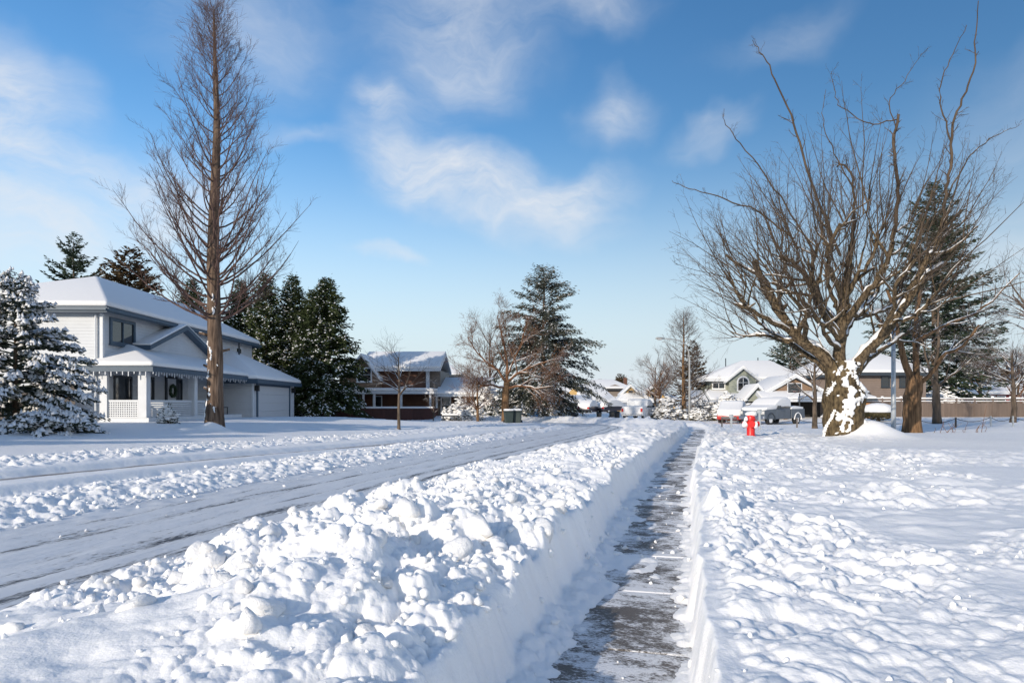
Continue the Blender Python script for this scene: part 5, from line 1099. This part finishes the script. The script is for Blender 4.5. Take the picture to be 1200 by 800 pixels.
# ------------------------------------------------------------------ vehicles
def wheel(parent, x, y, r_, w_=.24, side=1, snowy=False):
    ty = MB().tube([(x, y - w_ / 2, r_), (x, y - w_ * .4, r_), (x, y + w_ * .4, r_), (x, y + w_ / 2, r_)], [r_ * .93, r_, r_, r_ * .93], 20).build('wheel', 'rubber', parent, False)
    MB().tube([(x, y + side * w_ * .42, r_), (x, y + side * w_ * .53, r_)], [r_ * .62, r_ * .55], 14).build('rim', 'snow_far' if snowy else 'chrome', ty)
def body(parent, prof, w_, m, name='body', bev=.06, inset=0):
    return MB().prism([(x, -w_ / 2 + inset, z) for x, z in prof], (0, w_ - 2 * inset, 0)).build(name, m, parent, True if bev > .05 else False, bev, 3)
def snow_over(parent, prof, w_, bev=.1):
    """blanket of snow: the side profile lofted across the car, drawn in and rounded towards both flanks"""
    cx = sum(q[0] for q in prof) / len(prof); cz = sum(q[1] for q in prof) / len(prof); n = len(prof); v = []; f = []
    st = [(-.5, .80), (-.47, .92), (-.36, .99), (0, 1.03), (.36, .99), (.47, .92), (.5, .80)]
    for y, k in st: v += [(cx + (x - cx) * (.5 + .5 * k), y * w_, cz + (z - cz) * k) for x, z in prof]
    for i in range(len(st) - 1): f += [(i * n + j, i * n + (j + 1) % n, (i + 1) * n + (j + 1) % n, (i + 1) * n + j) for j in range(n)]
    f += [tuple(range(n))[::-1], tuple(range((len(st) - 1) * n, len(st) * n))]
    return MB().add(v, f).build('snow_load', 'snow_far', parent, True, bev * .5, 3)
def pickup(px, D, rz, label, paint, snow=.26, far=False):
    t = thing('pickup_truck', label, 'truck', at(px, D, -.06), rz); w_ = 1.95       # nose towards +x
    b = MB()
    for pr in ([(2.75, .55), (2.8, .95), (2.7, 1.12), (1.35, 1.2), (1.3, .45), (2.45, .45)], [(1.3, .45), (1.35, 1.2), (-.75, 1.2), (-.75, .45)]): b.prism([(x, -w_ / 2, z) for x, z in pr], (0, w_, 0))
    b.build('body', paint, t, bevel=.05, seg=3)
    c = body(t, [(1.25, 1.19), (.6, 1.82), (-.65, 1.85), (-.8, 1.19)], w_, paint, 'cab', .05, .08)
    for s in (-1, 1):
        MB().prism([(.98, s * (w_ / 2 - .075), 1.26), (.5, s * (w_ / 2 - .075), 1.74), (.02, s * (w_ / 2 - .075), 1.75), (.02, s * (w_ / 2 - .075), 1.26)], (0, s * .012, 0)).build('side_window', 'glass', c); MB().prism([(-.06, s * (w_ / 2 - .075), 1.26), (-.06, s * (w_ / 2 - .075), 1.75), (-.58, s * (w_ / 2 - .075), 1.76), (-.68, s * (w_ / 2 - .075), 1.26)], (0, s * .012, 0)).build('side_window', 'glass', c)
        for x in (1.95, -1.75): wheel(t, x, s * (w_ / 2 - .15), .39, .26, s, True)
        MB().box(2.70, 2.80, s * .86 - .16, s * .86 + .1 if s < 0 else s * .86 + .09, .82, 1.04).build('headlight', 'head', t)
        MB().box(-2.79, -2.76, s * .86 - .1, s * .86 + .08, .85, 1.15).build('tail_light', 'tail', t)
        MB().box(1.0, 1.12, s * (w_ / 2 + .02), s * (w_ / 2 + .22), 1.22, 1.42).build('mirror', 'frame_d', t)
        MB().tube([(1.95 + .5 * math.cos(a), s * (w_ / 2 + .008), .39 + .5 * math.sin(a)) for a in np.linspace(0, math.pi, 12)], .045, 5).build('arch', 'frame_d', t); MB().tube([(-1.75 + .5 * math.cos(a), s * (w_ / 2 + .008), .39 + .5 * math.sin(a)) for a in np.linspace(0, math.pi, 12)], .045, 5).build('arch', 'snow_far', t)
    bd = MB()
    for y in (-w_ / 2, w_ / 2 - .08): bd.box(-2.75, -.85, y, y + .08, .5, 1.18)
    bd.box(-2.75, -.85, -w_ / 2 + .08, w_ / 2 - .08, .5, .62).box(-2.75, -2.67, -w_ / 2 + .08, w_ / 2 - .08, .62, 1.18); bd.build('bed', paint, t, bevel=.02)
    MB().box(2.76, 2.83, -.66, .66, .74, 1.02).build('grille', 'chrome', t, bevel=.02); MB().box(2.72, 2.95, -.98, .98, .46, .68).build('bumper', 'chrome', t, bevel=.03); MB().box(-2.95, -2.75, -.9, .9, .48, .66).build('bumper', 'chrome', t, bevel=.03)
    MB().box(2.951, 2.956, -.26, .26, .50, .63).build('number_plate', 'whitepaint', t)
    s_ = snow
    snow_over(t, [(2.74, 1.06), (2.66, 1.14 + s_ * .7), (2.2, 1.2 + s_), (1.5, 1.3 + s_), (.95, 1.72 + s_ * .7), (.5, 1.86 + s_ * .9), (-.5, 1.88 + s_), (-.85, 1.85), (-.92, 1.34), (-.2, 1.36), (1.05, 1.30), (1.3, 1.12)], w_ + .02, .12)
    snow_over(t, [(-2.7, .95), (-2.7, 1.16 + s_), (-1.6, 1.24 + s_), (-.86, 1.2 + s_), (-.86, .95)], w_ - .06, .08)
    return t
pickup(906, 50.5, R(219), 'grey pickup truck buried in snow with chrome grille, parked before the garage', 'truckgrey', .17)
pickup(749, 63, R(66), 'white pickup truck seen from behind by the ochre garage', 'whitepaint', .14)
def car(px, D, rz, label, paint, snow=.3, name='parked_car', L_=4.4, roofz=1.45):
    t = thing(name, label, 'car', at(px, D, -.05), rz); w_ = 1.75; k = L_ / 4.4
    lo = [(2.15 * k, .35), (2.2 * k, .62), (2.0 * k, .82), (1.0 * k, .92), (-1.7 * k, .95), (-2.15 * k, .85), (-2.2 * k, .45), (-2.0 * k, .32)]
    body(t, lo, w_, paint, 'body', .07); c = body(t, [(1.05 * k, .9), (.35 * k, roofz - .05), (-.9 * k, roofz), (-1.75 * k, .93)], w_, 'glass', 'cabin', .05, .13)
    MB().prism([(.38 * k, -w_ / 2 + .14, roofz - .05), (-.9 * k, -w_ / 2 + .14, roofz), (-.9 * k, -w_ / 2 + .14, roofz + .03), (.38 * k, -w_ / 2 + .14, roofz - .01)], (0, w_ - .28, 0)).build('roof', paint, c)
    for s in (-1, 1):
        for x in (1.35 * k, -1.35 * k): wheel(t, x, s * (w_ / 2 - .12), .32, .2, s, True)
        MB().box(2.02 * k, 2.17 * k, s * .66 - .16, s * .66 + .16, .60, .74).build('headlight', 'head', t); MB().box(-2.2 * k, -2.08 * k, s * .68 - .14, s * .68 + .14, .62, .80).build('tail_light', 'tail', t)
    MB().box(2.17 * k, 2.24 * k, -.55, .55, .40, .58).build('grille', 'frame_d', t)
    snow_over(t, [(2.16 * k, .62), (2.05 * k, .84 + snow * .8), (1.15 * k, 1.0 + snow), (.45 * k, roofz + snow * .85), (-.3 * k, roofz + snow), (-.95 * k, roofz + snow * .9), (-1.75 * k, 1.05 + snow), (-2.12 * k, .9 + snow * .7), (-2.16 * k, .7), (-1.5 * k, .88), (-.8 * k, .86), (.3 * k, .88), (1.2 * k, .82), (1.7 * k, .74)], w_ + .03, .12)
    return t
car(858, 53, R(246), 'red car under a thick snow blanket, nose beside the grey pickup', 'redpaint', .34)
car(690, 90, R(64), 'dark car with snow heaped on its roof, left of the black bins', 'darkpaint', .34)
car(717, 92, R(40), 'dark car under snow between the small bin and the ochre garage', 'darkpaint', .36, L_=5.0)
car(642, 84, R(-30), 'car wholly buried in snow under the drooping conifer', 'darkpaint', .42)

# ------------------------------------------------------------------ trees and shrubs
lin = lambda q: q
full = lambda q: np.minimum(1, q * 1.9) ** .85 * (1 - .25 * q ** 3)
col_ = lambda q: np.minimum(1, (q * 2.2)) ** .7 * (1 - .35 * np.maximum(0, q - .6) / .4)
# snow-laden spruce at the left edge
conifer('snowy_spruce', 'bushy spruce loaded with thick snow at the left edge beside the white house', (-18.6, 25.6, g1(-18.6, 25.6) - .1), 5.9, 3.3, .15, 160, 3, 'leaf_spruce', prof=lambda q: np.minimum(1, q * 1.15) ** .85, e0=.08, e1=.55, droop=.30, spr=(.16, .34), wid=.30, dens=58, snow=.34, trunk=.14, spread=70, hang=.22, keepsnow=lambda t, q, a: .3 + 1.1 * t, snow_t=.12, snow_sz=1.3, shaggy=.05, gap=.2)
conifer('low_spruce', 'low spreading spruce bough bush buried in snow at the foot of the big spruce', (-16.6, 24.2, g1(-16.6, 24.2) - .25), 0.85, 2.1, .02, 46, 4, 'leaf_spruce', prof=lambda q: np.minimum(1, q * 1.6), e0=.10, e1=.4, droop=.16, spr=(.2, .34), dens=30, snow=.55, trunk=.05, keepsnow=lambda t, q, a: 1.3 - .9 * t, snow_t=.13, snow_sz=1.2, cat='shrub')
# cedars behind the white house and by the brown one
CED = 'dark cedars behind the white house'
c1 = conifer('cedar_tree', 'broad dark cedar right of the white house garage, nearest the brown house', (-16.6, 61, .3), 12.6, 3.5, 1.0, 330, 31, 'leaf_cedar', prof=lambda q: np.minimum(1, q * 1.25) ** .82, e0=.25, e1=1.0, droop=.42, spr=(.28, .55), wid=.36, dens=26, snow=.085, trunk=.32, hang=.5, keepsnow=lambda t, q, a: np.clip(.3 + q * 1.5, 0, 1.4) * (.3 + t) * (1.2 + .9 * np.cos(a - 3.9)), snow_t=.07, group=CED, shaggy=.12)
c2 = conifer('cedar_tree', 'slim pointed cedar second from the right behind the garage', (-20.2, 63, .3), 13.2, 2.4, 1.0, 290, 32, 'leaf_cedar', prof=lambda q: np.minimum(1, q * 1.5) ** .8, e0=.35, e1=1.1, droop=.40, spr=(.28, .52), wid=.36, dens=28, snow=.085, trunk=.28, hang=.5, keepsnow=lambda t, q, a: np.clip(.2 + q * 1.5, 0, 1.4) * (.3 + t) * (1.2 + .9 * np.cos(a - 3.9)), snow_t=.07, group=CED, shaggy=.12)
for px, D, s, rz, lb in ((312, 62, 1.0, 1.1, 'pointed cedar third from the right behind the garage roof'), (282, 64, .98, 2.3, 'cedar just right of the bare trunk above the garage'), (366, 60, .86, 3.4, 'shorter cedar squeezed between the two tallest beside the garage'), (224, 60, .93, 4.0, 'cedar just left of the bare trunk behind the roof')):
    dup(c2, ((px - 600) / F * D, D, .3), rz, s, lb, CED)
dup(c1, (-36.2, 60, .3), 1.9, .86, 'cedar seen over the white roof left of the bare trunk', CED)
# trees off to the left whose shade lies over the house and its lawn
SHD = 'cedars shading the left lawn'
for x, y, s, rz, lb in ((-27.5, 17.0, .72, .4, 'tall cedar left of the frame, nearest the snowy spruce'), (-31.5, 13.5, .80, 2.0, 'tall cedar left of the frame, second from the snowy spruce'), (-24.5, 20.5, .50, 3.1, 'low cedar left of the frame close behind the snowy spruce'), (-22.0, 11.0, .40, 5.2, 'small cedar left of the frame near the far verge'), (-27.0, 8.0, .62, 5.0, 'tall cedar left of the frame, farthest from the white house'), (-24.0, 14.5, .5, 1.2, 'middle cedar left of the frame beside the far verge')):
    dup(c1, (x, y, .4), rz, s, lb, SHD)
# open firs on the skyline left
f1 = conifer('fir_tree', 'open dark fir rising behind the white house roof, leftmost on the skyline', (-38.5, 60, .5), 16.3, 4.2, 3.0, 120, 41, 'leaf_fir', prof=lambda q: np.minimum(1, q * 1.5) ** .9, e0=.02, e1=.75, droop=.28, tipup=.22, spr=(.35, .65), wid=.30, dens=22, snow=.03, trunk=.3, hang=.35, gap=.25, group='firs behind the white house')
f2 = conifer('fir_tree', 'rust-tinged dense fir behind the white roof, second from the left', (-33.8, 60.5, .5), 15.0, 3.4, 3.0, 150, 42, 'leaf_brown', prof=lambda q: np.minimum(1, q * 1.9) ** .75, e0=.05, e1=.7, droop=.3, tipup=.15, spr=(.45, .8), wid=.34, dens=15, snow=.05, trunk=.3, hang=.35, group='firs behind the white house')
# drooping deodar in the middle
conifer('deodar_tree', 'tall drooping blue-grey conifer dusted with snow in the middle of the street view', (3.2, 69, .1), 15.4, 6.2, 1.4, 230, 51, 'leaf_deodar', prof=lambda q: np.minimum(1, q * 1.12) ** .72 + .15 * np.maximum(0, q - .75), e0=.20, e1=.9, droop=.46, tipup=.0, spr=(.28, .62), wid=.20, dens=34, snow=.09, trunk=.38, hang=.55, gap=.22, keepsnow=lambda t, q, a: .5 + 1.2 * q, snow_t=.06, shaggy=.14, lv=(.5, 1.28))
# tall fir behind the old tree at the right and a snowy spruce beside it
conifer('fir_tree', 'very tall dark fir behind the old tree at the right', (45.8, 74, .3), 25.4, 6.6, 2.2, 270, 61, 'leaf_fir', prof=lambda q: np.minimum(1, q * 1.35) ** .8, e0=.0, e1=.7, droop=.28, tipup=.16, spr=(.40, .8), wid=.28, dens=21, snow=.07, trunk=.5, hang=.3, gap=.2, keepsnow=lambda t, q, a: .2 + 2.2 * q, snow_t=.07, shaggy=.14)
conifer('fir_tree', 'snow-dusted dark fir behind the tan garage house', (37.5, 92, .3), 10.8, 5.2, .8, 170, 62, 'leaf_fir', prof=lambda q: np.minimum(1, q * 1.3) ** .8, e0=.02, e1=.6, droop=.25, tipup=.12, spr=(.4, .75), dens=13, snow=.4, trunk=.3, gap=.15)
conifer('fir_tree', 'rusty fir inside the bare conical tree beside the street lamp', (22.2, 84, .2), 9.2, 2.4, 1.2, 130, 63, 'leaf_brown', prof=lambda q: np.minimum(1, q * 1.4) ** .85, e0=.0, e1=.6, droop=.2, tipup=.1, spr=(.4, .7), dens=13, snow=.05, trunk=.22, gap=.2)
# small firs on the far skyline
FAR = 'far conifers on the skyline'
for px, D, s, rz, src, lb in ((481, 150, .80, 0, f2, 'far conifer above the brown house roof, left of its pair'), (499, 150, .74, 1, f2, 'far conifer above the right end of the brown house roof'), (490, 155, .76, 2.2, f2, 'far conifer above the brown house roof between two others'), (515, 140, .62, 3, f1, 'far conifer between the brown house and the bare shrub trees'), (703, 150, .52, 2, f2, 'small far conifer above the wide snowy roof'), (726, 150, .60, 4, f2, 'far conifer behind the taupe house roof, left'), (731, 156, .56, 5, f1, 'far conifer behind the taupe house roof, right'), (682, 120, .42, 1, f1, 'far conifer right of the drooping conifer'), (1154, 130, .85, 2, f2, 'far conifer above the red house, left'), (1130, 140, .78, 4, f1, 'far conifer left of the red house'), (1180, 120, .62, 1, f2, 'far conifer above the red house, right'), (1218, 100, .7, 3, f1, 'far conifer at the right edge')):
    dup(src, ((px - 600) / F * D, D, -.8 if D > 118 else 0), rz, s, lb, FAR)
# leafless trees
bare('street_tree', 'slim young leafless street tree in front of the brown house', at(467, 38), 5.6, 71, .10, .40, 62, 12, 5, 4, .50, .08, tmin=.0045)
hand_tree('bare_tree', 'rust-brown leafless tree with pale limbs left of the drooping conifer', 592, 58, ([(593, 488), (592, 470), (594, 448)], .36, .28),
    [([(594, 450), (585, 435), (572, 425), (558, 412), (548, 395)], .12, .03), ([(594, 450), (594, 425, .5), (590, 400, .8), (583, 370, 1.)], .15, .03), ([(594, 448), (606, 438, -.5), (622, 430, -1.), (640, 424, -1.4), (655, 420, -1.6)], .13, .03), ([(594, 440), (603, 420, .8), (612, 398, 1.2), (618, 372, 1.6)], .11, .03), ([(592, 455), (578, 452, -.8), (562, 450, -1.4), (548, 440, -1.8)], .11, .04), ([(595, 455), (612, 452, -1.), (628, 455, -1.6), (648, 452, -2.2)], .12, .04)], 'bark_tan', 'twig_rust', 72, 11, 8, 7, (1.4, 3.2), .06, 2, None, .007, 'twig_rust')
bare('bare_tree', 'small orange-brown leafless tree left of the green bins', at(560, 56), 4.6, 73, .13, .30, 48, 12, 8, 7, .52, .06, 'bark_tan', 'twig_rust', k4=2, tmin=.007)
bare('bare_tree', 'loose pale-twigged leafless tree behind the rust-brown one', at(574, 80), 12.5, 74, .2, .22, 46, 18, 8, 6, .45, .10, tmin=.007)
bare('bare_tree', 'thin leafless tree by the entrance of the brown house', at(508, 62), 3.4, 75, .06, .25, 40, 8, 5, 4, .5, .12, tmin=.006)
bare('bare_tree', 'pale small leafless tree behind the brown house entrance', at(540, 86), 5.6, 76, .1, .2, 36, 12, 8, 6, .5, .16, tmin=.008)
cone_tree('bare_tree', 'leafless conical tree with feathery twigs behind the street lamp', at(801, 64), 10.2, 3.9, 77, 90)
bare('bare_tree', 'low twiggy leafless tree left of the conical one', at(774, 74), 6.8, 78, .16, .15, 58, 20, 8, 7, .5, .12, 'bark_grey', 'twig_rust', tmin=.007)
bare('bare_tree', 'wide twiggy leafless tree above the ochre houses', at(768, 100), 9, 88, .2, .15, 60, 20, 8, 7, .5, .12, 'bark_grey', 'twig_grey', tmin=.009)
bare('small_tree', 'small snow-lined leafless tree between the garage and the old tree', at(955, 41), 5.4, 79, .17, .42, 52, 13, 7, 5, .50, .05, tmin=.006)
hand_tree('twin_trunk_tree', 'leafless tree with thick orange-tan forked trunk right of the steel pole', 1068, 34, ([(1069, 500), (1069, 470), (1071, 455), (1072, 440)], .43, .36),
    [([(1070, 450), (1060, 425), (1054, 400), (1050, 375), (1040, 340)], .19, .07), ([(1073, 450), (1074, 420, .5), (1073, 390, .8), (1078, 350, 1.2), (1085, 300, 1.6)], .18, .06), ([(1074, 452), (1088, 440, -.4), (1105, 418, -.8), (1130, 404, -1.2), (1148, 380, -1.6)], .13, .05), ([(1072, 400), (1100, 385, .5), (1135, 370, .8), (1165, 350, 1.), (1195, 320, 1.2)], .10, .03), ([(1054, 400), (1030, 375, .8), (1012, 345, 1.2), (1005, 310, 1.5)], .10, .04)], 'bark_tan', 'twig_grey', 80, 6, 6, 5)
hand_tree('bare_tree', 'leafless tree with pale snowy limbs in front of the taupe fence', 1098, 44, ([(1098, 490), (1097, 470), (1097, 450)], .27, .20),
    [([(1097, 455), (1090, 440), (1085, 415), (1078, 390)], .10, .04), ([(1097, 452), (1097, 425, .4), (1100, 395, .6), (1098, 360, .8)], .15, .05), ([(1098, 455), (1108, 445, -.4), (1122, 435, -.8), (1140, 420, -1.)], .09, .03), ([(1098, 430), (1115, 410, .6), (1135, 395, 1.), (1160, 385, 1.4)], .08, .03)], 'bark_grey', 'twig_grey', 81, 6, 6, 5, (1.0, 2.2))
bare('bare_tree', 'leafless spreading tree with snow-lined limbs near the right edge by the fence', at(1186, 46), 6.6, 82, .20, .30, 56, 13, 8, 6, .56, .03, tmin=.006)
bare('bare_tree', 'tall leafless tree standing at the right edge of the lawn', at(1238, 36), 11.5, 83, .30, .30, 40, 12, 8, 6, .46, .10, tmin=.006)
bare('bare_tree', 'tall leafless tree just beyond the left edge behind the spruce', at(-30, 36), 10.0, 84, .25, .40, 50, 11, 8, 6, .42, .05, tmin=.006)
for q, (px, D, hh, lb) in enumerate(((1120, 90, 9.5, 'hazy brown leafless tree behind the fence, left of the red house'), (1150, 95, 10.5, 'hazy brown leafless tree standing over the red house'), (1196, 92, 9.0, 'hazy brown leafless tree right of the red house'), (1075, 82, 8, 'hazy brown leafless tree behind the taupe house corner'))):
    bare('bare_tree', lb, at(px, D), hh, 90 + q, .2, .12, 44, 18, 8, 7, .48, .12, 'bark_grey', 'twig_rust', snow=False, k4=1, tmin=.010)
# shrubs
shrub('snowy_shrub', 'large snow-patched brown shrub at the foot of the street lamp', at(782, 62), 1.7, 1.2, 1.75, 1, n=1500, snow=.35)
shrub('snowy_shrub', 'snow-smothered shrub left of the red car', at(855, 60), 2.6, 1.5, 2.0, 2, n=1500, snow=.85)
shrub('snowy_shrub', 'low snowy shrub between the street lamp and the sage house', at(822, 60), 1.4, .9, .95, 3, n=900, snow=.7)
shrub('snowy_shrub', 'dark snow-flecked shrub under the sage house porch', at(826, 68), 2.6, 1.0, 1.9, 4, n=1400, snow=.25)
shrub('snowy_shrub', 'reddish twiggy shrub behind the pickup truck', at(885, 66), 2.2, 1.0, 1.7, 5, n=1400, snow=.2)
shrub('snowy_shrub', 'snow-smothered shrub beside the brown house entrance', at(545, 62), 1.6, 1.2, 1.9, 6, n=1300, snow=.6)
shrub('snowy_shrub', 'dark snow-flecked shrub hedge behind the green bins', at(612, 72), 3.6, 1.6, 3.4, 7, 'leaf_fir', n=2600, snow=.3)
shrub('snowy_shrub', 'dark snow-flecked bush behind the orange-brown tree', at(572, 70), 2.6, 1.6, 2.8, 8, 'leaf_fir', n=2000, snow=.35)
shrub('snowy_shrub', 'round snow mound shrub near the small bench', at(531, 60), 1.3, .9, 1.2, 9, n=800, snow=1.)
shrub('snowy_shrub', 'tiny snowy evergreen in front of the white house porch', (-16.7, 33.2, g1(-16.7, 33.2) - .05), .42, .42, .85, 10, 'leaf_spruce', n=420, snow=.45, sp=(.08, .18))
shrub('snowy_shrub', 'snow-laden dark bush beyond the driveway fence corner', at(362, 63), 1.2, .9, 2.2, 11, 'leaf_fir', n=900, snow=.4)
shrub('snowy_shrub', 'snow-covered shrub mass under the far drooping conifer', at(655, 80), 1.8, 1.2, 1.5, 12, n=900, snow=.9)
shrub('snowy_shrub', 'snow-laden bushes behind the fence right of the forked tree', at(1100, 70), 3.5, 1.5, 2.4, 14, 'leaf_fir', n=1800, snow=.7)
# clipped round shrub with a thick cap
t = thing('topiary_shrub', 'clipped round shrub with a thick smooth cap of snow', 'shrub', at(1029, 52)); sv = IV.copy(); 
rg = np.random.default_rng(77); n = 1500; dv = nrm(rg.normal(size=(n, 3))); dv[:, 2] = np.where(dv[:, 2] > .5, dv[:, 2] * .5, dv[:, 2]); p_ = dv * np.array([1.12, 1.0, .52]) + np.array([0, 0, .62]); d_ = nrm(dv + rg.normal(size=(n, 3)) * .6); L_ = rg.uniform(.1, .18, n)
v, f = quads_from(p_ - d_ * .05, d_, nrm(np.cross(d_, rg.normal(size=(n, 3)))), L_, L_ * .5); np_obj('foliage', v, f, M['leaf_shrub'], t); MB().tube([(0, 0, -.2), (0, 0, .6)], .12, 8).build('stem', 'bark_dark', t)
MB().lathe((0, 0, .62), [(.3, -.4), (.9, -.25), (1.05, .0), (.9, .2)], 16).build('core', 'leaf_shrub', t, True)
MB().lathe((0, 0, .72), [(1.12, -.06), (1.18, .06), (1.06, .30), (.80, .50), (.42, .62), (.05, .66)], 22).build('snow_load', 'snow_far', t, True)
# dry stems poking through the snow
t = thing('dry_stems', 'thin dry brown stems poking out of the snowy lawn at the right', 'plant', at(1130, 33)); rg = np.random.default_rng(9)
for q in range(16):
    x0 = rg.uniform(-1.5, 1.2); hh = rg.uniform(.2, .6) + (1.0 if q == 0 else 0); MB().tube([(x0, rg.uniform(-.3, .3), -.1), (x0 + rg.uniform(-.1, .15), 0, hh * .5), (x0 + rg.uniform(-.2, .4), 0, hh)], [.012, .010, .006], 4).build('stem', 'twig_rust', t)
# joined snow loads too small to pick apart
for o in bpy.data.objects:
    if o.name.split('.')[0] in ('snow_load', 'crown', 'foliage', 'stem') and o.parent and o.type == 'MESH' and len(o.data.polygons) > 300: o['kind'] = 'stuff'
